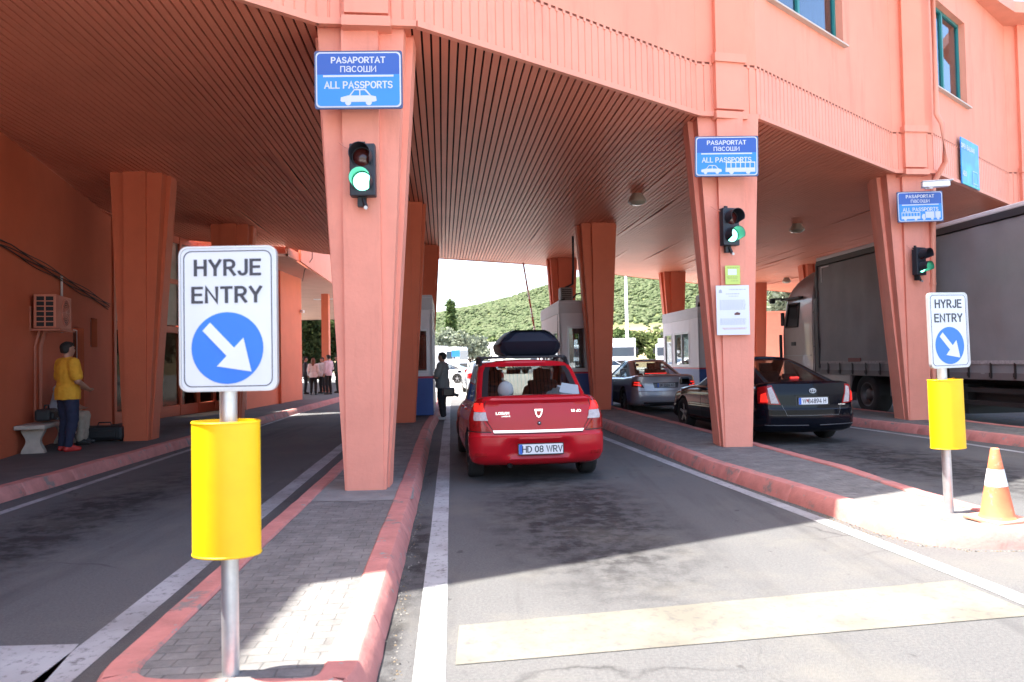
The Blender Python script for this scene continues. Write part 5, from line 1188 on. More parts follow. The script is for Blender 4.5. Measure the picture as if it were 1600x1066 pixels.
# ------------------------------------------------------------------ booths
M_BW = mat('booth_white_panel', (.62, .60, .62), .5, var=.04, vscale=2); M_BB = mat('booth_blue_panel', (.025, .07, .26), .5, var=.06, vscale=3); M_BR = mat('booth_red_line', (.45, .03, .06), .5)
M_BF = mat('booth_frame', (.50, .50, .52), .4, metal=.3)
def booth(label, x, y, rz, W, D, wins, H=3.0, base=.15):
    """glazed control booth: local x to the right, y away; wins = list of (side, a, b, z0, z1); side 'F' front, 'L' left, 'R' right, 'B' back"""
    t = thing('control_booth', label, 'booth', (x, y, base), rz, 'passport booths on the islands')
    zb = 1.0
    sides = {'F': ((-W/2, 0), (1, 0), W), 'R': ((W/2, 0), (0, 1), D), 'B': ((W/2, D), (-1, 0), W), 'L': ((-W/2, D), (0, -1), D)}
    wall = MB(); blue = MB(); red = MB()
    for k, ((px, py), (dx, dy), L) in sides.items():
        nx, ny = dy, -dx; an = math.atan2(dy, dx); ops = sorted([w_[1:] for w_ in wins if w_[0] == k])
        def bx(m, a, b, z0, z1, o=0., th=.06):
            if b-a < .01 or z1-z0 < .01: return
            c = (px+dx*(a+b)/2+nx*(o-th/2), py+dy*(a+b)/2+ny*(o-th/2), (z0+z1)/2); m.box(c, (b-a, th, z1-z0), an)
        e = .061
        bx(blue, 0, L, .02, zb-.05, .004); bx(red, 0, L, zb-.048, zb+.0, .008)
        a = 0
        for (s0, s1, z0, z1) in ops:
            bx(wall, a, s0, zb+.002, H); bx(wall, s0, s1, zb+.002, z0); bx(wall, s0, s1, z1, H); a = s1
        bx(wall, a, L, zb+.002, H)
        n = int(L/.30)
        for i in range(1, n):
            s = L*i/n
            if not any(o[0]-.05 < s < o[1]+.05 for o in ops): bx(wall, s-.006, s+.006, zb+.02, H-.02, .004, .01)
        for (s0, s1, z0, z1) in ops:
            f = MB(); w_ = .05
            for (a0, a1, b0, b1) in ((s0-.01, s0+w_, z0-.01, z1+.01), (s1-w_, s1+.01, z0-.01, z1+.01), (s0+w_, s1-w_, z0-.01, z0+w_), (s0+w_, s1-w_, z1-w_, z1+.01)): bx(f, a0, a1, b0, b1, .015, .08)
            if s1-s0 > .9: bx(f, (s0+s1)/2-.03, (s0+s1)/2+.03, z0+w_, z1-w_, .012, .06)
            fo = f.build('window', M_BF, t); g = MB(); bx(g, s0+w_, s1-w_, z0+w_, z1-w_, -.02, .008); g.build('pane', glass('booth_glass', (.72, .76, .76), .06), fo)
    wall.build('wall', M_BW, t); blue.build('blue_skirt', M_BB, t); red.build('red_line', M_BR, t)
    r = MB(); r.box((0, D/2, H+.03), (W+.02, D+.02, .06)); r.box((0, D/2, H-.16), (W+.035, D+.035, .30)); r.build('roof', mat('booth_roof_trim', (.45, .44, .46), .5, var=.05), t)
    fl = MB(); fl.box((0, D/2, .05), (W-.14, D-.14, .08)); fl.box((0, D/2, H-.02), (W-.14, D-.14, .03)); fl.build('floor', mat('booth_floor', (.12, .1, .1), .8), t)
    d = MB(); d.box((0, D*.45, .78), (W-.16, .5, .05)); d.box((.15, D*.45, 1.0), (.3, .05, .26)); d.build('desk', mat('booth_desk', (.10, .08, .07), .6), t)
    return t
booth('booth on the narrow island behind the nearest pier, with the man at its corner', -2.62, 18.6, R(5), 1.2, 3.6, [('F', .78, 1.1, 1.1, 2.2), ('R', .25, 1.6, 1.1, 2.2), ('R', 1.9, 3.2, 1.1, 2.2), ('L', .3, 1.7, 1.1, 2.2), ('B', .2, 1.0, 1.1, 2.2)])
booth('booth with a grey box and hose on its roof, beyond the red car', 2.12, 21.2, R(4.5), 1.5, 4.4, [('F', .22, 1.30, 1.06, 2.3), ('L', .4, 1.9, 1.06, 2.2), ('L', 2.2, 4.0, 1.06, 2.2), ('R', .5, 2, 1.06, 2.2), ('R', 2.4, 4, 1.06, 2.2), ('B', .15, 1.35, 1.06, 2.3)])
booth('booth with a blue shirted officer leaning at its sliding window', 7.02, 24.9, R(4.5), 1.45, 4.2, [('F', .3, 1.1, 1.06, 2.2), ('L', .25, 1.15, 1.06, 2.25), ('L', 1.5, 3.2, 1.06, 2.25), ('R', .5, 2, 1.06, 2.2), ('B', .15, 1.3, 1.06, 2.2)])
# boxes and hoses on the booths
def roof_unit(label, x, y, z, hose, rz):
    t = thing('roof_unit', label, 'ventilation unit', (x, y, z), rz)
    m = MB(); m.box((0, 0, .22), (.36, .5, .42), bev=.015); m.build('case', mat('weathered_grey_case', (.20, .19, .18), .6, var=.15, vscale=6), t)
    m = MB()
    for k in range(6): m.box((0, -.252, .08+k*.055), (.28, .006, .022))
    m.build('grille', M_DARK(), t)
    for h, r_ in hose: m = MB(); m.tube(h, r_, 8); m.build('hose', M_BLK(), t)
roof_unit('grey ventilation box with black hoses on the booth beyond the red car', 1.62, 21.9, 3.21, [([(.2, .1, .1), (.34, .1, .25), (.5, .1, .28), (.62, .1, .2), (.66, .1, 0)], .025), ([(-.05, -.2, .1), (-.2, -.3, .0), (-.27, -.36, -.4), (-.28, -.37, -1.4)], .045), ([(.0, 0, .44), (.22, 0, .55), (.25, 0, 1.0), (.26, 0, 1.98)], .035)], R(4.5))
roof_unit('grey ventilation box with dangling cables on the booth with the officer', 6.62, 25.35, 3.21, [([(-.1, -.2, .15), (-.25, -.3, .1), (-.3, -.33, -.2), (-.1, -.35, -.5), (.05, -.35, -.9)], .05), ([(-.18, -.1, .2), (-.3, -.2, -.1), (-.1, -.34, -.3), (.0, -.36, -1.4), (.05, -.36, -1.6)], .014)], R(4.5))
t = thing('barrier_arm', 'raised red and white barrier arm beyond the booth with the roof box', 'barrier', (1.10, 27.4, .15), R(5))
m = MB(); m.box((0, 0, .5), (.3, .3, 1.0), bev=.02); m.build('post', mat('barrier_post', (.5, .12, .04), .5), t)
m = MB(); n = 12
for i in range(n):
    a = Vector((-.02, 0, .95)); b = Vector((-.62, .1, 5.0)); m.cyl(a+(b-a)*(i/n), a+(b-a)*((i+1)/n), .034, n=8, mi=i % 2)
m.build('arm', [M_WHITE(), mat('barrier_faded_red', (.42, .12, .09), .6)], t)

# ------------------------------------------------------------------ lorry
MTX = mat('lorry_cab_paint', (.30, .255, .255), .35, metal=.35, coat=.6, var=.05); MTARP = mat('grey_tarpaulin', (.20, .208, .22), .5, var=.10, vscale=1.2, bump=.25, bscale=3, spec=.45); MCH = mat('chassis_black', (.012, .012, .013), .6); MALU = mat('trailer_rail', (.34, .34, .35), .4, metal=.6)
t = thing('lorry', 'grey lorry with a long dark tarpaulin trailer under the hall', 'lorry', (9.55, 20.65, 0), LANE)
# local: x right (left flank at x=0-), y forward; trailer front at y=-.0, its rear at y=-13.4
X0 = -.98
m = MB(); rows = []
n = 60
tz0, tz1 = 1.07, 4.08
for j in range(12):
    z = tz0+(tz1-.12-tz0)*j/11; rows.append([(X0+.02+mnoise.noise(Vector((i*.35, j*.5, 2)))*.034-.014*math.sin(math.pi*j/11)+.009*math.sin(i*2.2)+.012*mnoise.noise(Vector((i*1.3, j*.12, 9))), -.0-13.4*i/n, z) for i in range(n+1)])
m.grid(rows); m.add([(X0+.02, 0, tz0), (X0+2.5, 0, tz0), (X0+2.5, 0, tz1), (X0+.02, 0, tz1)], [(0, 1, 2, 3)]); m.add([(X0+2.5, 0, tz0), (X0+2.5, -13.4, tz0), (X0+2.5, -13.4, tz1), (X0+2.5, 0, tz1)], [(0, 1, 2, 3)]); m.add([(X0, -13.4, tz0), (X0+2.5, -13.4, tz0), (X0+2.5, -13.4, tz1), (X0, -13.4, tz1)], [(0, 1, 2, 3)]); m.add([(X0+.02, 0, tz1-.01), (X0+2.5, 0, tz1-.01), (X0+2.5, -13.4, tz1-.01), (X0+.02, -13.4, tz1-.01)], [(0, 1, 2, 3)])
tp = m.build('tarpaulin', MTARP, t)
m = MB(); m.box((X0+.03, -6.7, tz1-.03), (.09, 13.44, .13)); m.box((X0+.03, .03, 2.6), (.10, .06, 2.9)); m.build('top_rail', mat('rail_dark', (.03, .03, .032), .5), t)
m = MB(); m.box((X0+.05, -6.7, tz1+.085), (.13, 13.44, .10), bev=.03); m.build('roof_edge', mat('roof_edge_pale', (.60, .60, .62), .4), t)
m = MB(); m.box((X0+.0, -6.7, 1.30), (.02, 13.3, .07)); m.build('reflective_strip', mat('pale_strip', (.30, .29, .30), .5, var=.3, vscale=20), t)
m = MB(); m.box((X0-.003, -1.75, 1.36), (.02, .55, .10)); m.build('warning_patch', mat('faded_red_patch', (.22, .07, .06), .6), t)
m = MB(); m.box((X0-.005, -4.9, 1.60), (.01, .22, .32)); m.build('warning_sticker', mat('ochre_sticker', (.30, .22, .06), .6), t)
m = MB(); m.box((X0+.004, -.22, 3.72), (.012, .025, .42)); m.box((X0+.004, -.42, 3.92), (.012, .4, .03)); m.build('corner_mark', M_WHITE(), t)
for i in range(22):
    y = -.45-i*.60; m = MB(); m.box((X0-.004, y, 1.14), (.014, .045, .30)); m.box((X0-.012, y, 1.06), (.03, .06, .08)); m.build('strap', MCH, t)
m = MB(); m.box((X0+.06, -6.7, 1.03), (.12, 13.4, .13)); m.build('side_rail', mat('rail_grey', (.13, .12, .125), .5), t)
m = MB(); m.box((X0+1.25, -6.5, .86), (1.0, 12.6, .18)); m.box((X0+.5, -8.2, .62), (.5, 5, .36)); m.box((X0+.10, -7.5, .75), (.05, 5.6, .09)); m.box((X0+.10, -7.5, .50), (.05, 5.6, .09)); m.box((X0+1.25, -5.5, .55), (2.2, .2, .6))
m.box((X0+1.3, 1.0, .75), (.9, 5.0, .22)); m.build('chassis', MCH, t)
m = MB(); m.sphere((X0-.01, -5.4, .96), (.02, .05, .03)); m.build('marker_lamp', mat('amber', (.7, .25, .02), .3), t)
def lorry_wheel(y, x, r=.50):
    m = MB(); X = Matrix.Translation((x, y, r)) @ Matrix.Rotation(math.pi, 4, 'Z'); m.X = X
    m.lathe([(r*.55, -.25), (r*.92, -.25), (r, -.2), (r, .10), (r*.96, .14), (r*.90, .155), (r*.60, .145), (r*.56, .08)], 40, 'X'); w_ = m.build('wheel', M_RUB(), t)
    m = MB(); m.X = X; m.lathe([(r*.60, .145), (r*.55, .15), (r*.52, .04), (r*.45, .0), (r*.30, .02), (r*.28, .10), (r*.18, .12), (.001, .12)], 32, 'X')
    for k in range(10): a = 2*math.pi*k/10; m.cyl((.02, r*.36*math.cos(a), r*.36*math.sin(a)), (.05, r*.36*math.cos(a), r*.36*math.sin(a)), .02, n=8)
    m.build('rim', mat('lorry_rim', (.13, .13, .13), .5, metal=.6), w_)
    return w_
lorry_wheel(-2.15, X0+.22); lorry_wheel(1.5, X0+.22); lorry_wheel(-9.2, X0+.22); lorry_wheel(-10.5, X0+.22); lorry_wheel(-2.15, X0+2.3)
m = MB(); rows = []
for i in range(13): a = math.pi*i/12; rows.append([(X0+.02, -2.15-.63*math.cos(a), .50+.60*math.sin(a)), (X0+.65, -2.15-.63*math.cos(a), .50+.60*math.sin(a))])
m.grid(rows); m.build('mudguard', MCH, t)
m = MB(); m.box((X0+.10, -.15, .67), (.16, 2.75, .72), bev=.03); m.box((X0+.10, -3.4, .7), (.1, .5, .4)); m.build('side_skirt', mat('skirt_paint', (.16, .13, .135), .35, metal=.3, coat=.4), t)
# cab
L0, L1 = .34, 2.28
cabp = MB()
def cabring(z, fy, inset, r):  # rounded-rectangle plan of the cab at height z
    x0, x1, y0, y1 = X0+inset, X0+2.5-inset, L0, L1+fy; o = []
    for cx, cyy, a0, rr in ((x1-r, y1-r, 0, r), (x0+r, y1-r, 90, r), (x0+.04, y0+.04, 180, .04), (x1-.04, y0+.04, 270, .04)):
        for k in range(7): a = R(a0+15*k); o.append(Vector((cx+rr*math.cos(a), cyy+rr*math.sin(a), z)))
    return o
zs = [(.55, .02, .03, .18), (.75, .05, .0, .2), (1.2, .06, .0, .22), (2.2, .05, .0, .24), (2.36, .03, .0, .25), (3.04, -.12, .02, .30), (3.16, -.16, .03, .32), (3.26, -.17, .05, .34), (3.46, -.30, .08, .38), (3.66, -.55, .13, .45), (3.80, -.85, .20, .5), (3.90, -1.15, .28, .45), (3.94, -1.35, .4, .3)]
rings = [cabring(*q) for q in zs]
# door window hole on the left flank: leave faces out between the 1.60 and 2.30 rings
N = len(rings[0]); 
for j in range(len(rings)-1):
    for i in range(N):
        k = (i+1) % N
        if i == 13: continue
        cabp.add([rings[j][i], rings[j][k], rings[j+1][k], rings[j+1][i]], [(0, 1, 2, 3)], smooth=True)
    # left flank: split in y so the window can be cut
    a0, a1, b0, b1 = rings[j][13], rings[j][14], rings[j+1][13], rings[j+1][14]
    cut = [0, .06, .52, .56, 1.]
    for q in range(4):
        u, v = cut[q], cut[q+1]
        if q == 1 and 2.35 < zs[j][0] < 3.0: continue
        cabp.add([a0.lerp(a1, u), a0.lerp(a1, v), b0.lerp(b1, v), b0.lerp(b1, u)], [(0, 1, 2, 3)])
    if zs[j][0] == 2.36: wq_ = [a0.lerp(a1, .06), a0.lerp(a1, .52), b0.lerp(b1, .52), b0.lerp(b1, .06)]
cabp.add(rings[-1], [list(range(N))]); cabp.add(rings[0], [list(range(N))[::-1]])
cab = cabp.build('cab', MTX, t, sharp=40)
m = MB(); m.add([p+Vector((.012, 0, 0)) for p in wq_], [(0, 1, 2, 3)]); m.build('side_window', glass('lorry_glass', (.5, .53, .52), .05), cab)
# far side window painted pale, in place of daylight through the cab
m = MB(); m.add([Vector((X0+2.5-.005, p.y, p.z)) for p in wq_], [(0, 1, 2, 3)]); m.build('far_window', mat('painted_daylight_window', (.5, .52, .52), .2), cab)
m = MB()
for a, b in ((wq_[0], wq_[1]), (wq_[1], wq_[2]), (wq_[2], wq_[3]), (wq_[3], wq_[0])): m.cyl(a, b, .028, n=8)
m.build('window_seal', M_BLK(), cab)
m = MB(); m.box((X0+.5, 1.25, 1.9), (.5, .5, .7), bev=.08); m.box((X0+.5, .98, 2.5), (.46, .16, .8), bev=.06); m.build('seat', mat('dark_seat_cloth', (.02, .02, .022), .9), cab)
m = MB()
for pts in ([(1.28, .80), (1.28, 3.0)], [(2.12, 1.1), (2.10, 2.3)], [(1.28, 1.50), (2.12, 1.50)]):
    for (y0, z0), (y1, z1) in zip(pts, pts[1:]): m.cyl((X0-.001+(0 if z0 < 5 else .0), y0, z0), (X0+(.03 if z1 > 2.3 else 0), y1, z1), .007, n=6)
m.build('door_seams', MCH, cab)
m = MB(); m.box((X0-.012, 1.48, 1.85), (.03, .24, .11), bev=.03); m.build('door_handle', M_BLK(), cab)
m = MB(); m.box((X0-.01, 1.3, 1.50), (.03, 1.7, .03)); m.build('trim_line', mat('pale_trim', (.3, .29, .3), .3, metal=.5), cab)
m = MB(); m.box((X0-.0, 1.35, 3.20), (.2, .9, .07), bev=.02); m.box((X0+1.25, 2.18, 3.24), (2.4, .42, .06), bev=.02); m.build('sun_visor', M_BLK(), cab)
m = MB(); m.box((X0-.25, 2.30, 3.20), (.16, .14, .16), bev=.03); m.box((X0-.12, 2.25, 3.26), (.3, .08, .05)); m.build('mirror_housing', M_BLK(), cab)
m = MB(); m.box((X0-.0, 2.16, 2.62), (.08, .14, .40), bev=.03); m.box((X0-.0, 2.33, 1.75), (.08, .08, .8), bev=.03); m.build('side_mirror', M_BLK(), cab)
m = MB(); m.add([(X0+.03, L0, .95), (X0+.14, .02, .95), (X0+.14, .02, 3.3), (X0+.14, L0-.0, 3.3)], [(0, 1, 2, 3)]); m.box((X0+.06, .17, 2.05), (.03, .30, 2.1)); m.box((X0+.12, .16, 3.55), (.14, .16, .35)); m.box((X0+.05, .17, 2.72), (.06, .34, .05)); m.box((X0+.05, .17, 1.75), (.06, .34, .05)); m.build('air_deflector', mat('deflector_grey', (.06, .06, .062), .45), t)
m = MB(); rows = []
for zz, yy in ((2.7, 1.2), (2.75, .75)): rows.append([(X0+.06, yy, zz), (X0+.09, yy, zz+.0)])
m.build('roof_gloss', MTX, cab) if False else None
# ------------------------------------------------------------------ people: one fused body each, clothes and hair as shells over it
def capsules(mb, caps, infl=0., yscale=1.):
    """tapered round-ended limbs; each cap = (p0, p1, r0, r1[, squash]) with squash flattening front to back"""
    for c in caps:
        p0, p1, r0, r1 = Vector(c[0]), Vector(c[1]), c[2]+infl, c[3]+infl; sq = c[4] if len(c) > 4 else 1.
        d = p1-p0; L = d.length; z = d.normalized() if L > 1e-6 else Vector((0, 0, 1)); x = z.cross(Vector((0, 1, 0)))
        if x.length < .15: x = z.cross(Vector((1, 0, 0)))
        x.normalize(); y = z.cross(x); n = 14; rows = []
        prof = [(-r0*math.cos(a), r0*math.sin(a)) for a in [math.pi/2*k/5 for k in range(0, 6)]]
        prof = [(h, max(r, 1e-4)) for h, r in prof]+[(L+r1*math.sin(a), max(r1*math.cos(a), 1e-4)) for a in [math.pi/2*k/5 for k in range(0, 6)]]
        for h, r in prof:
            rows.append([p0+z*h+x*(r*math.cos(2*math.pi*i/n))+y*(r*sq*math.sin(2*math.pi*i/n)) for i in range(n)])
        mb.grid(rows, closed=True); mb.add(rows[0], [list(range(n))[::-1]]); mb.add(rows[-1], [list(range(n))])
    return mb
def fused(name, caps, m, parent, vox=.013, infl=0., cut=None, smooth=4):
    mb = MB(); capsules(mb, caps, infl); o = mb.build(name, m)
    md = o.modifiers.new('f', 'REMESH'); md.mode = 'VOXEL'; md.voxel_size = vox; md.use_smooth_shade = True
    sm = o.modifiers.new('s', 'SMOOTH'); sm.iterations = smooth; sm.factor = .5
    me = evaluated(o); o.modifiers.clear(); old = o.data; o.data = me; bpy.data.meshes.remove(old); me.name = name
    if infl > .005:
        N_ = [v.normal.copy() for v in me.vertices]
        for v, n_ in zip(me.vertices, N_):
            c_ = v.co.copy(); v.co = c_+n_*(.009*mnoise.noise(Vector((c_.x*9, c_.y*9, c_.z*16+3)))+.006*mnoise.noise(Vector((c_.x*22+c_.z*12, c_.y*22, c_.z*30))))
    if cut is not None:
        for v in me.vertices:
            if v.co.z < cut: v.co.z = cut+.004*math.sin(v.co.x*40)
    me.materials.clear(); me.materials.append(m); me.polygons.foreach_set('use_smooth', [True]*len(me.polygons))
    if parent: o.parent = parent
    return o
SKIN = lambda: mat('skin', (.36, .18, .12), .55, var=.06, vscale=12)
STAND = dict(pel=(0, 0, .95), spi=(0, .0, 1.10), che=(0, .0, 1.30), nec=(0, -.01, 1.47), hb=(0, .01, 1.60), ht=(0, .005, 1.66),
    shl=(-.175, -.005, 1.40), ell=(-.225, -.03, 1.13), wrl=(-.225, .06, .90), shr=(.175, -.005, 1.40), elr=(.225, -.03, 1.13), wrr=(.225, .06, .90),
    hpl=(-.085, 0, .92), knl=(-.10, .02, .50), anl=(-.105, -.03, .09), tol=(-.125, .12, .035), hpr=(.085, 0, .92), knr=(.10, .02, .50), anr=(.105, -.03, .09), tor=(.125, .12, .035))
def person(label, loc, rz, pose, shirt=(.5, .5, .5), trousers=(.02, .02, .03), shoes=(.02, .02, .02), hair=(.012, .01, .009), sleeve=.55, belly=0., longhair=False, h=1.75, headyaw=0., coat=None, group=None, vox=.013, bulk=1.):
    J = {k: Vector(v) for k, v in STAND.items()}
    for k, v in pose.items(): J[k] = Vector(v)
    t = thing('person', label, 'person', loc, rz, group); s = h/1.75; t.scale = (s, s, s)
    up = (J['nec']-J['che']).normalized(); fwd = Vector((0, 1, 0))
    hd = J['hb']; hy = Matrix.Rotation(headyaw, 3, 'Z'); f = hy @ fwd; rt = hy @ Vector((1, 0, 0)); U = Vector((0, 0, 1))
    HP = lambda a, b, c: hd+rt*a+f*b+U*c
    B_ = bulk; torso = [(J['pel'], J['spi'], .150*B_, .140*B_, .72+.1*(B_-1)), (J['spi'], J['che'], .140*B_, .160*B_, .70+.2*(B_-1)), (J['che'], J['nec']-up*.06, .158*B_, .085, .66+.3*(B_-1)), (J['shl'], J['che']+Vector((-.06, 0, .05)), .062, .09), (J['shr'], J['che']+Vector((.06, 0, .05)), .062, .09), (J['hpl'], J['pel'], .10, .12, .95), (J['hpr'], J['pel'], .10, .12, .95)]
    if belly: torso.append((J['spi']+Vector((0, .05*belly, -.02)), J['spi']+Vector((0, .06*belly, .08)), .135, .125, .9))
    neck = [(J['nec']-up*.04, HP(0, -.02, -.03), .058, .054)]
    head = [(HP(0, -.005, .05), HP(0, -.025, .045), .083, .088), (HP(0, .02, .0), HP(0, .035, -.045), .070, .050), (HP(0, .055, -.06), HP(0, .055, -.062), .030, .030), (HP(0, .085, .045), HP(0, .105, .0), .010, .016), (HP(-.03, .075, .052), HP(.03, .075, .052), .018, .018), (HP(-.025, .086, -.035), HP(.025, .086, -.035), .010, .010), (HP(-.082, -.01, .03), HP(-.083, -.015, .0), .016, .012), (HP(.082, -.01, .03), HP(.083, -.015, .0), .016, .012)]
    arms = []
    for a in 'lr':
        S_, E, W_ = J['sh'+a], J['el'+a], J['wr'+a]; arms += [(S_, E, .054*B_, .043*B_), (E, E.lerp(W_, .35), .044, .042), (E.lerp(W_, .35), W_, .042, .028)]
        d = (W_-E).normalized(); sd = -1 if a == 'l' else 1
        side = d.cross(Vector((0, 1, 0)) if abs(d.y) < .8 else Vector((0, 0, 1))).normalized(); nrm = d.cross(side)
        pc = W_+d*.045; arms.append((W_, W_+d*.075, .027, .036, .55)); curl = nrm*(1 if nrm.x*sd < 0 else -1)
        for k in range(4):
            o = side*(.027-.018*k); L = (.036, .042, .039, .030)[k]; k0 = W_+d*.085+o; k1 = k0+d*L+curl*.008; k2 = k1+d*L*.62+curl*.022
            arms += [(k0, k1, .0095, .0088), (k1, k2, .0088, .0075)]
        th0 = W_+d*.03+side*.028; th1 = th0+d*.03+side*.022+curl*.01; arms += [(th0, th1, .012, .010), (th1, th1+d*.028+curl*.006, .010, .008)]
    legsc = []
    for a in 'lr':
        H_, K, A_, To = J['hp'+a], J['kn'+a], J['an'+a], J['to'+a]
        legsc += [(H_, K, .088, .056), (K, K.lerp(A_, .3), .055, .054), (K.lerp(A_, .3), A_, .054, .036), (A_, To, .036, .03, .8)]
    sk = SKIN(); body = fused('body', torso+neck+head+arms+legsc, sk, t, vox)
    sm_ = mat('cloth_%d_%d_%d' % tuple(int(c*255) for c in shirt), shirt, .85, var=.07, vscale=9, bump=.25, bscale=14)
    tm_ = mat('cloth_%d_%d_%d' % tuple(int(c*255) for c in trousers), trousers, .85, var=.12, vscale=9, bump=.25, bscale=14)
    sh = [(a[0], a[1], a[2], a[3], *(a[4:] or (1.,))) for a in torso]
    for a in 'lr':
        S_, E, W_ = J['sh'+a], J['el'+a], J['wr'+a]
        if sleeve <= 1: sh.append((S_, S_.lerp(E, sleeve), .060*B_, .060*B_))
        else: sh += [(S_, E, .058, .050), (E, E.lerp(W_, sleeve-1), .050, .042)]
    std = J['pel'].z > .8; hem = [(J['pel']-Vector((0, 0, .10 if std else 0)), J['pel'], .165*B_, .162*B_, .82)]
    o = fused('shirt', sh+hem, sm_, body, vox, .022, cut=J['pel'].z-.13 if std else None)
    co_ = [(J['nec']-up*.035, J['nec']-up*.015, .066, .064)]
    fused('collar', co_, sm_, body, .012, .002)
    tr = []
    for a in 'lr':
        H_, K, A_ = J['hp'+a], J['kn'+a], J['an'+a]; tr += [(H_, K, .094*B_, .066*B_), (K, A_+(K-A_)*.05, .066*B_, .053), (H_, J['pel'], .10, .115, .95)]
    fused('trousers', tr, tm_, body, vox, .010)
    shm = mat('shoe_%d_%d_%d' % tuple(int(c*255) for c in shoes), shoes, .5)
    for a in 'lr':
        A_, To = J['an'+a], J['to'+a]; hl = A_+(A_-To).normalized()*.03; hl.z = To.z
        fused('shoe', [(hl, To, .040, .038, .9), (A_-Vector((0, 0, .02)), To.lerp(A_, .5), .042, .036)], shm, body, .012, .004)
    hm = mat('hair_%d' % int(hair[0]*255), hair, .7, bump=.6, bscale=60)
    hc = [(HP(0, -.022, .062), HP(0, -.038, .052), .083, .084), (HP(0, .025, .085), HP(0, -.02, .085), .058, .064), (HP(-.045, -.035, .03), HP(.045, -.035, .03), .042, .042), (HP(-.03, -.06, .0), HP(.03, -.06, .0), .045, .045)]
    if longhair: hc += [(HP(0, -.06, .02), HP(0, -.085, -.20), .085, .055), (HP(-.07, -.02, .04), HP(-.075, -.04, -.12), .03, .03), (HP(.07, -.02, .04), HP(.075, -.04, -.12), .03, .03)]
    fused('hair', hc, hm, body, .012, .004)
    for sg in (-1, 1):
        e = MB(); e.sphere(HP(sg*.032, .083, .032), .011, 10, 6); e.build('eye', mat('eye_dark', (.02, .015, .012), .2), body)
    return t
def mirror_pose(p): return p
# man in the yellow polo shirt, back three-quarter to us, holding his hands before him
person('man in a yellow polo shirt, dark jeans and red shoes standing by the bench', (-7.42, 12.28, .145), R(-30), dict(wrl=(-.02, .24, 1.00), ell=(-.26, .02, 1.11), wrr=(.17, .22, 1.00), elr=(.28, .0, 1.11), knl=(-.11, .03, .50), anl=(-.13, -.02, .09), tol=(-.16, .13, .035), anr=(.12, -.06, .09), tor=(.15, .09, .035)),
    (.62, .30, .02), (.014, .018, .045), (.42, .025, .02), sleeve=.72, belly=.7, h=1.82, bulk=1.2)
# man sitting on the bench, mostly behind him
person('man in pale trousers seated on the bench, hidden behind the yellow shirt', (-8.20, 13.22, .0), R(-75), dict(pel=(0, 0, .74), spi=(0, .03, .88), che=(0, .09, 1.06), nec=(0, .12, 1.22), hb=(0, .17, 1.34), ht=(0, .17, 1.40), shl=(-.175, .09, 1.15), shr=(.175, .09, 1.15), ell=(-.24, .14, .90), elr=(.24, .14, .90), wrl=(-.13, .36, .82), wrr=(.13, .36, .82),
    hpl=(-.09, .03, .70), hpr=(.09, .03, .70), knl=(-.13, .45, .66), knr=(.13, .45, .66), anl=(-.13, .42, .23), anr=(.13, .42, .23), tol=(-.14, .56, .18), tor=(.14, .56, .18)), (.42, .47, .55), (.34, .29, .23), sleeve=.7)
# man at the booth window
person('man in a grey polo shirt and dark trousers waiting at the booth corner', (-1.83, 19.25, .004), R(75), dict(wrl=(-.13, .30, 1.10), ell=(-.24, .08, 1.10), wrr=(.06, .30, 1.10), elr=(.24, .08, 1.10), knr=(.10, .05, .50), anr=(.11, .02, .09), tor=(.13, .17, .035)),
    (.17, .175, .17), (.012, .012, .016), (.45, .43, .42), sleeve=.75, belly=1.5, h=1.76, bulk=1.22)
# the group under the far canopy
G_ = 'people talking under the far canopy'
person('woman in a white jacket with long auburn hair, her back turned, under the canopy', (-8.98, 33.2, .145), R(5), dict(), (.72, .66, .64), (.012, .012, .014), longhair=True, hair=(.16, .06, .03), sleeve=1.8, h=1.66, group=G_, vox=.018)
person('man in a pale pink shirt and black trousers standing under the far canopy', (-8.35, 33.4, .145), R(60), dict(wrr=(.08, .26, 1.08), elr=(.25, .02, 1.12)), (.62, .50, .56), (.012, .012, .014), sleeve=1.7, h=1.80, group=G_, vox=.018)
person('person in a white shirt half hidden behind the woman in the white jacket', (-8.95, 34.6, .145), R(150), dict(), (.66, .66, .70), (.015, .015, .02), h=1.70, sleeve=.7, group=G_, vox=.018)
person('person in dark clothes at the edge of the wall under the far canopy', (-9.62, 34.2, .145), R(-70), dict(), (.03, .025, .03), (.012, .012, .014), h=1.74, sleeve=1.8, group=G_, vox=.018)
person('person in a dark green uniform beside the orange canopy post', (-8.30, 34.9, .145), R(100), dict(), (.03, .045, .03), (.025, .035, .025), h=1.78, sleeve=1.8, group=G_, vox=.018)
# officer leaning out of the booth window
person('officer in a blue shirt leaning an arm out of the booth window', (6.78, 26.45, .20), R(82), dict(wrl=(-.10, .52, 1.18), ell=(-.22, .26, 1.16), wrr=(.16, .40, 1.14), elr=(.24, .16, 1.14), che=(0, .05, 1.30), nec=(0, .06, 1.46), hb=(0, .10, 1.58)), (.12, .20, .42), (.02, .025, .05), sleeve=1.4, h=1.72)
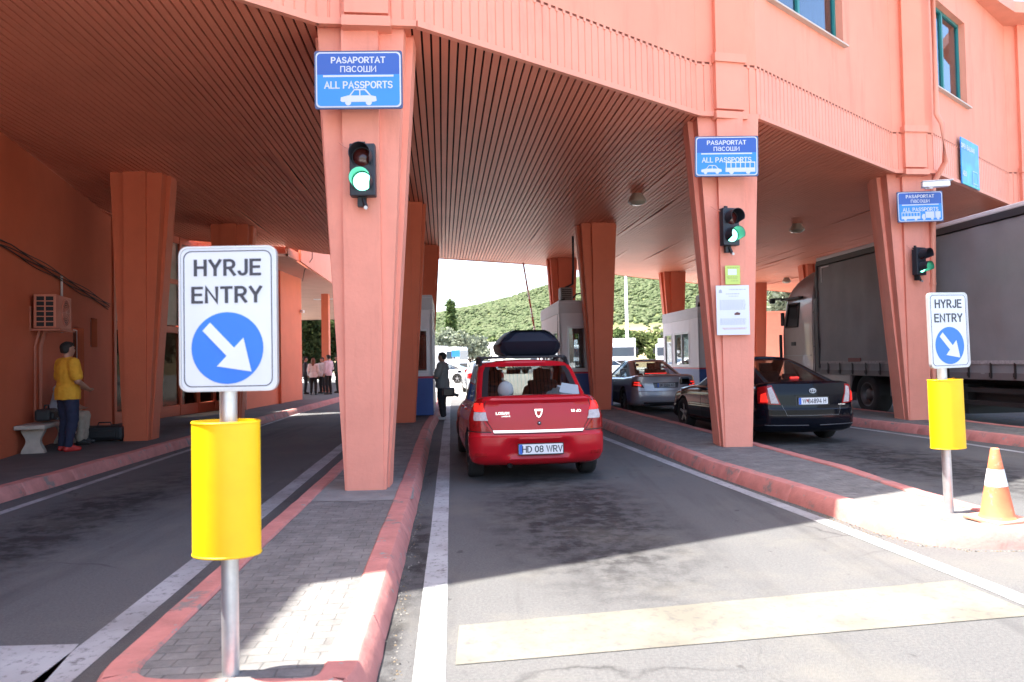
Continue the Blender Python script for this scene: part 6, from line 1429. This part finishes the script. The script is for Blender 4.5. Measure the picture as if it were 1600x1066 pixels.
# the two people in the red car, seen through its rear window
SEAT = dict(pel=(0, 0, .42), spi=(0, -.06, .56), che=(0, -.10, .78), nec=(0, -.10, .95), hb=(0, -.07, 1.08), ht=(0, -.07, 1.14), shl=(-.175, -.10, .88), shr=(.175, -.10, .88), ell=(-.23, .06, .68), elr=(.23, .06, .68), wrl=(-.14, .30, .72), wrr=(.14, .30, .72),
    hpl=(-.09, .03, .42), hpr=(.09, .03, .42), knl=(-.12, .45, .50), knr=(.12, .45, .50), anl=(-.12, .62, .18), anr=(.12, .62, .18), tol=(-.12, .74, .14), tor=(.12, .74, .14))
q = MXc @ Vector((-.36, 2.30, .20)); person('driver of the red saloon car seen through its rear window', q, R(6.8), SEAT, (.06, .05, .05), h=1.75, sleeve=.6)
q = MXc @ Vector((.36, 2.30, .20)); person('passenger beside the driver in the red saloon car', q, R(6.8), SEAT, (.10, .05, .04), h=1.70, sleeve=.6, hair=(.03, .018, .012), longhair=True)
# ------------------------------------------------------------------ hillside, trees, lorry park
def ridge(x, y):
    """height of the crest as seen along the view: grows to the right"""
    return 8+30*sstep(-260, 90, x)+62*sstep(-40, 330, x)
def hill_h(x, y):
    b = sstep(150, 430, y); n = mnoise.noise(Vector((x*.012, y*.012, 0)))*7+mnoise.noise(Vector((x*.04, y*.04, 5)))*2.2
    return ridge(x, y)*(b**1.05)+n*b*.9+sstep(120, 170, y)*1.8
mb = MB(); NX, NY = 150, 70; rows = []
for j in range(NY+1):
    y = 118+(520-118)*j/NY; rows.append([(-420+1000*i/NX, y, hill_h(-420+1000*i/NX, y)-(.25 if j == 0 else 0)) for i in range(NX+1)])
mb.grid(rows)
m = bpy.data.materials.new('hill_scrub'); m.use_nodes = True; t = m.node_tree; L = t.links.new; b = t.nodes['Principled BSDF']; b.inputs['Roughness'].default_value = .9; b.inputs['Specular IOR Level'].default_value = .1
geo = nd(t, 'ShaderNodeNewGeometry')
n1 = nd(t, 'ShaderNodeTexNoise'); n1.inputs['Scale'].default_value = .09; n1.inputs['Detail'].default_value = 8; n1.inputs['Roughness'].default_value = .7; L(geo.outputs['Position'], n1.inputs['Vector'])
r1 = nd(t, 'ShaderNodeValToRGB'); r1.color_ramp.elements[0].position = .35; r1.color_ramp.elements[1].position = .62; r1.color_ramp.elements[0].color = (.055, .085, .030, 1); r1.color_ramp.elements[1].color = (.14, .15, .06, 1); L(n1.outputs[0], r1.inputs[0])
sp = nd(t, 'ShaderNodeSeparateXYZ'); L(geo.outputs['Position'], sp.inputs[0])
mr = nd(t, 'ShaderNodeMapRange'); mr.inputs[1].default_value = 9; mr.inputs[2].default_value = 6; mr2 = nd(t, 'ShaderNodeMapRange'); mr2.inputs[1].default_value = 0; mr2.inputs[2].default_value = 40; mr2.inputs[4].default_value = 4.5; L(sp.outputs[0], mr2.inputs[0]); sb_ = nd(t, 'ShaderNodeMath', operation='SUBTRACT'); L(sp.outputs[2], sb_.inputs[0]); L(mr2.outputs[0], sb_.inputs[1]); L(sb_.outputs[0], mr.inputs[0])
mx = nd(t, 'ShaderNodeMix', data_type='RGBA'); L(mr.outputs[0], mx.inputs[0]); L(r1.outputs[0], mx.inputs[6]); mx.inputs[7].default_value = (.24, .19, .11, 1); L(mx.outputs[2], b.inputs['Base Color'])
tag(mb.build('hill', m), kind='structure')
# woodland on the slope: leafy lumps too many to count
def leafmat(name, cols, trans=.25):
    m = bpy.data.materials.new(name); m.use_nodes = True; t = m.node_tree; L = t.links.new; b = t.nodes['Principled BSDF']; b.inputs['Roughness'].default_value = .75; b.inputs['Specular IOR Level'].default_value = .15
    oi = nd(t, 'ShaderNodeNewGeometry'); r = nd(t, 'ShaderNodeValToRGB'); r.color_ramp.elements[0].color = (*cols[0], 1); r.color_ramp.elements[1].color = (*cols[-1], 1)
    if len(cols) > 2: e = r.color_ramp.elements.new(.5); e.color = (*cols[1], 1)
    L(oi.outputs['Random Per Island'], r.inputs[0]); L(r.outputs[0], b.inputs['Base Color'])
    tr = nd(t, 'ShaderNodeBsdfTranslucent'); L(r.outputs[0], tr.inputs[0]); ms = nd(t, 'ShaderNodeMixShader'); ms.inputs[0].default_value = trans; L(b.outputs[0], ms.inputs[1]); L(tr.outputs[0], ms.inputs[2]); L(ms.outputs[0], t.nodes['Material Output'].inputs[0]); return m
bmI = bmesh.new(); bmesh.ops.create_icosphere(bmI, subdivisions=1, radius=1); IV = [v.co.copy() for v in bmI.verts]; IF = [[v.index for v in f.verts] for f in bmI.faces]; bmI.free()
mb = MB(); rnd = random.Random(3); k = 0
while k < 25000:
    y = 160+270*rnd.random()**.8; x = (rnd.random()*.80-.30)*y
    h = hill_h(x, y)
    zt = 8.5+4.5*sstep(0, 40, x)
    if h < zt or (h < zt+3 and rnd.random() < .5 and mnoise.noise(Vector((x*.03, y*.03, 1))) < .1): 
        if rnd.random() > .05: continue
    r = rnd.uniform(.5, 1.2)*(.8+y/900); ph = rnd.random()*99; rz = rnd.random()*6.28; c, s_ = math.cos(rz), math.sin(rz)
    vs_ = []
    for v in IV:
        q = r*(1+.6*mnoise.noise(v*1.9+Vector((ph, 0, 0)))); vs_.append((x+(v.x*c-v.y*s_)*q, y+(v.x*s_+v.y*c)*q, h+r*.3+v.z*q*.75))
    mb.add(vs_, IF, smooth=False); k += 1
tag(mb.build('hillside_woodland', leafmat('woodland_leaves', [(.064, .088, .036), (.084, .108, .046), (.112, .130, .064)], .25)), 'dense green woodland covering the hillside', 'woodland', kind='stuff')

M_BARK = mat('bark', (.10, .075, .055), .9, var=.2, vscale=6, bump=.5, bscale=20)
LM = {}
def tree(label, x, y, h, crown, n=2600, lm='green', trunkh=None, leaf=.28, seed=1, z0=0, name='tree', group=None):
    """crown: list of (dx, dy, z, rx, ry, rz) clumps; leaf sprays spread through each clump, denser outside"""
    rr = random.Random(seed); t = thing(name, label, 'tree', (x, y, z0), 0, group)
    tk = MB(); th = trunkh or h*.35; rad = .022*h
    tk.tube([(0, 0, -.1), (.05*h*.2, 0, th*.5), (-.03*h*.2, .05, th), (.0, 0, h*.75)], [rad*1.4, rad, rad*.8, rad*.25], 9)
    for c in crown[:7]: tk.tube([(0, 0, th*rr.uniform(.7, 1.)), (c[0]*.4, c[1]*.4, lerp(th, c[2], .55)), (c[0]*.85, c[1]*.85, c[2])], [rad*.55, rad*.35, rad*.12], 6)
    tk.build('trunk', M_BARK, t)
    lf = MB(); wsum = sum((c[3]*c[4]*c[5])**.67 for c in crown)
    for c in crown:
        for _ in range(int(n*(c[3]*c[4]*c[5])**.67/wsum)):
            v = Vector((rr.gauss(0, 1), rr.gauss(0, 1), rr.gauss(0, 1))).normalized()*(rr.random()**.38)*(1+.18*rr.gauss(0, 1))
            p = Vector((c[0]+v.x*c[3], c[1]+v.y*c[4], c[2]+v.z*c[5]))
            a = Vector((rr.gauss(0, 1), rr.gauss(0, 1), rr.gauss(0, .6))).normalized(); b_ = a.cross(Vector((rr.gauss(0, 1), rr.gauss(0, 1), rr.gauss(0, 1)))).normalized(); s_ = leaf*rr.uniform(.55, 1.25)
            lf.add([p-a*s_, p+b_*s_*.55+a*s_*.1, p+a*s_, p-b_*s_*.5], [(0, 1, 2, 3)])
    lf.build('crown', LM[lm], t); return t
LM['green'] = leafmat('leaves_green', [(.035, .065, .018), (.065, .10, .03), (.10, .135, .045)])
LM['silver'] = leafmat('leaves_silver', [(.09, .11, .07), (.16, .18, .125), (.22, .24, .18)])
LM['dark'] = leafmat('leaves_dark', [(.02, .04, .016), (.04, .065, .026), (.065, .09, .035)])
LM['lime'] = leafmat('leaves_lime', [(.07, .10, .03), (.11, .14, .045), (.15, .17, .06)])
def clumps(seed, n, R_, z0, z1, r):
    rr = random.Random(seed); return [(rr.uniform(-1, 1)*R_, rr.uniform(-1, 1)*R_, rr.uniform(z0, z1), r*rr.uniform(.6, 1.15), r*rr.uniform(.6, 1.15), r*rr.uniform(.5, .95)) for _ in range(n)]
# beyond the yard, seen left of the red car
tree('bushy silver green tree at the yard edge beside the first booth', -9.2, 88, 6.6, clumps(1, 11, 2.4, 2.4, 5.3, 1.5), 4200, 'silver', seed=1, leaf=.30)
tree('tall slender poplar rising above the silver trees', -8.6, 104, 10, [(0, 0, 2.5+i*1.15, 1.15-.085*i, 1.15-.085*i, 1.0) for i in range(7)], 3400, 'green', seed=2, leaf=.30)
tree('loose grey green tree behind the head of the man at the booth', -4.6, 80, 5.2, clumps(3, 9, 1.9, 1.8, 4.0, 1.25), 3000, 'silver', seed=3, leaf=.26)
tree('small round tree left of the roof box', -2.0, 96, 5.4, clumps(31, 8, 1.8, 1.6, 4.0, 1.2), 2200, 'green', seed=31, leaf=.28)
# seen right of the second pier
tree('broad green tree left of the floodlight mast', 12.6, 98, 6.2, clumps(4, 12, 2.6, 2.0, 4.9, 1.45), 4400, 'green', seed=4, leaf=.32)
tree('pale lime green tree right of the floodlight mast', 19.0, 98, 5.8, clumps(5, 11, 2.4, 1.9, 4.6, 1.35), 4000, 'lime', seed=5, leaf=.32)
tree('dark bushy tree next to the booth with the officer', 22.6, 93, 6.8, clumps(6, 12, 2.4, 2.2, 5.4, 1.5), 4400, 'silver', seed=6, leaf=.30)
tree('green tree glimpsed past the booth with the roof hoses', 7.6, 95, 6.2, clumps(7, 9, 2.4, 2.0, 4.8, 1.5), 2600, 'green', seed=7, leaf=.3)
# over the far wall, right
for i, (x, y, h, lm, lab) in enumerate(((24.5, 62, 8.6, 'silver', 'pale tree over the far salmon wall, next to the pier'), (28.0, 66, 9.0, 'green', 'green tree over the far salmon wall, next to the lorry cab'), (33, 64, 8.4, 'dark', 'dark tree over the far salmon wall, behind the lorry trailer'))):
    tree(lab, x, y, h, clumps(20+i, 11, 2.4, 3.0, h-1.6, 1.8), 3000, lm, seed=20+i, leaf=.32)
# behind the side building
tree('dark conifer framed between the side wall and the orange post', -15.6, 57, 7.6, [(0, 0, 1.2+i*.85, 2.1-.24*i, 2.1-.24*i, .75) for i in range(8)], 4200, 'dark', seed=30, leaf=.22)
tree('leafy green tree framed beside the orange post', -13.4, 60, 6.6, clumps(32, 11, 1.9, 1.8, 5.2, 1.4), 3600, 'green', seed=33, leaf=.24)
tree('tall tree showing beside the nearest pier under the canopy', -11.4, 66, 6.4, clumps(34, 11, 1.9, 1.8, 5.0, 1.4), 3600, 'silver', seed=34, leaf=.26)
tree('leafy tree behind the dark conifer', -18.2, 66, 7.6, clumps(35, 10, 2.2, 2.2, 5.8, 1.6), 2600, 'green', seed=35, leaf=.28)

t = thing('floodlight_mast', 'tall pale floodlight mast standing before the green hill', 'mast', (11.9, 76, 0))
m = MB(); m.cyl((0, 0, 0), (0, 0, 17), .19, .10, n=14); m.cyl((0, 0, 0), (0, 0, .5), .3); m.build('pole', mat('mast_white', (.7, .7, .7), .5), t)
m = MB(); m.box((0, 0, 17), (2.4, .3, .15)); m.box((-.8, -.2, 17.2), (.5, .25, .4)); m.box((.8, -.2, 17.2), (.5, .25, .4)); m.build('lamp_head', M_GALV(), t)

# parked lorries, seen small and bright
def small_lorry(label, x, y, rz, cabc, boxc, L=7.5, H=3.4, box=True):
    t = thing('parked_lorry', label, 'lorry', (x, y, 0), rz, 'lorries parked in the sunny yard'); cm = mat('lorry_%d_%d_%d' % tuple(int(c*99) for c in cabc), cabc, .35, coat=.3); bm_ = mat('box_%d_%d_%d' % tuple(int(c*99) for c in boxc), boxc, .5)
    m = MB(); m.box((0, 1.0, 1.75), (2.4, 1.9, 2.3), bev=.16); c = m.build('cab', cm, t)
    m = MB(); m.box((0, .06, 2.15), (2.1, .06, .85), bev=.02); m.box((-1.19, .8, 2.15), (.05, .9, .7), bev=.02); m.box((1.19, .8, 2.15), (.05, .9, .7), bev=.02); m.build('window', mat('lorry_window', (.05, .07, .09), .08, spec=.8), c)
    m = MB(); m.box((0, .035, 1.15), (1.7, .06, .40)); m.box((0, .03, .62), (2.3, .12, .28)); m.build('grille', M_BLK(), c)
    for sg in (-1, 1): m = MB(); m.box((sg*.95, .02, .85), (.34, .06, .2), bev=.02); m.build('headlight', M_LCLR, c)
    for sg in (-1, 1): m = MB(); m.box((sg*1.36, .2, 2.2), (.14, .12, .5), bev=.02); m.build('mirror', M_BLK(), c)
    if box: m = MB(); m.box((0, 2.2+L/2, .95+(H-.9)/2), (2.5, L, H-.9), bev=.03); m.build('box_body', bm_, t)
    m = MB(); m.box((0, 1+L/2, .75), (1.0, L+1.4, .25)); m.build('chassis', MCH, t)
    for yy in (1.0, L-.2, L+1.1):
        for sg in (-1, 1): m = MB(); m.cyl((sg*1.2, yy, .48), (sg*.88, yy, .48), .48, n=20); m.build('wheel', M_RUB(), t)
W_ = (.72, .73, .74)
small_lorry('white lorry parked nose-on beside the mast, with a white box', 10.2, 68, R(-8), W_, (.72, .72, .70))
small_lorry('blue cabbed lorry parked behind the grey saloon', 11.9, 78, R(-4), (.05, .10, .38), (.6, .62, .66))
small_lorry('white lorry seen past the grey saloon, closest to the booth with the officer', 15.2, 72, R(-20), (.74, .74, .72), (.74, .72, .70), 8)
small_lorry('white lorry seen through the window of the booth with the hoses', 5.6, 70, R(10), W_, (.68, .70, .72))
small_lorry('cream lorry with a tall box beyond the roof box of the red car', 1.2, 84, R(35), (.70, .68, .6), (.74, .72, .68), 8, 3.7)
small_lorry('white van bodied lorry left of the red car, near the silver trees', -4.6, 70, R(70), W_, (.72, .72, .72), 5, 3.0)
# low pale office cabins at the yard edge, and a blue direction sign
for i, (x, y, wd_, hh, lab) in enumerate(((-8.3, 74, 3.2, 2.7, 'small white cabin by the silver tree near the booth'), (2.9, 92, 6, 3.4, 'long white shed below the dry grass bank'))):
    t = thing('cabin', lab, 'cabin', (x, y, 0), R(6)); m = MB(); m.box((0, 0, hh/2), (wd_, 2.4, hh)); m.build('wall', M_WHITE(), t); m = MB(); m.box((0, 0, hh+.06), (wd_+.3, 2.7, .12)); m.build('roof', M_GALV(), t)
    m = MB(); m.box((-.4, -1.21, 1.5), (wd_*.3, .03, .8)); m.build('window', mat('lorry_window', (.05, .07, .09), .08), t)
t = thing('direction_sign', 'small blue road sign on two posts in the yard', 'road sign', (-4.75, 62, 0), R(-5))
for x in (-.25, .25): m = MB(); m.cyl((x, 0, 0), (x, 0, 2.5), .04, n=10); m.build('post', M_GALV(), t)
m = MB(); m.box((0, -.06, 2.2), (.7, .04, .55), bev=.01); m.build('panel', M_SBLUE, t)
t = thing('gate', 'red and white low gate beside the blue road sign', 'gate', (-6.9, 58, 0), R(-4))
m = MB()
for x in (-.8, 0, .8): m.box((x, 0, .55), (.08, .08, 1.1))
m.build('post', M_WHITE(), t); m = MB(); m.box((0, -.06, .85), (1.8, .04, .25)); m.build('rail', mat('barrier_red', (.5, .03, .03), .5), t)
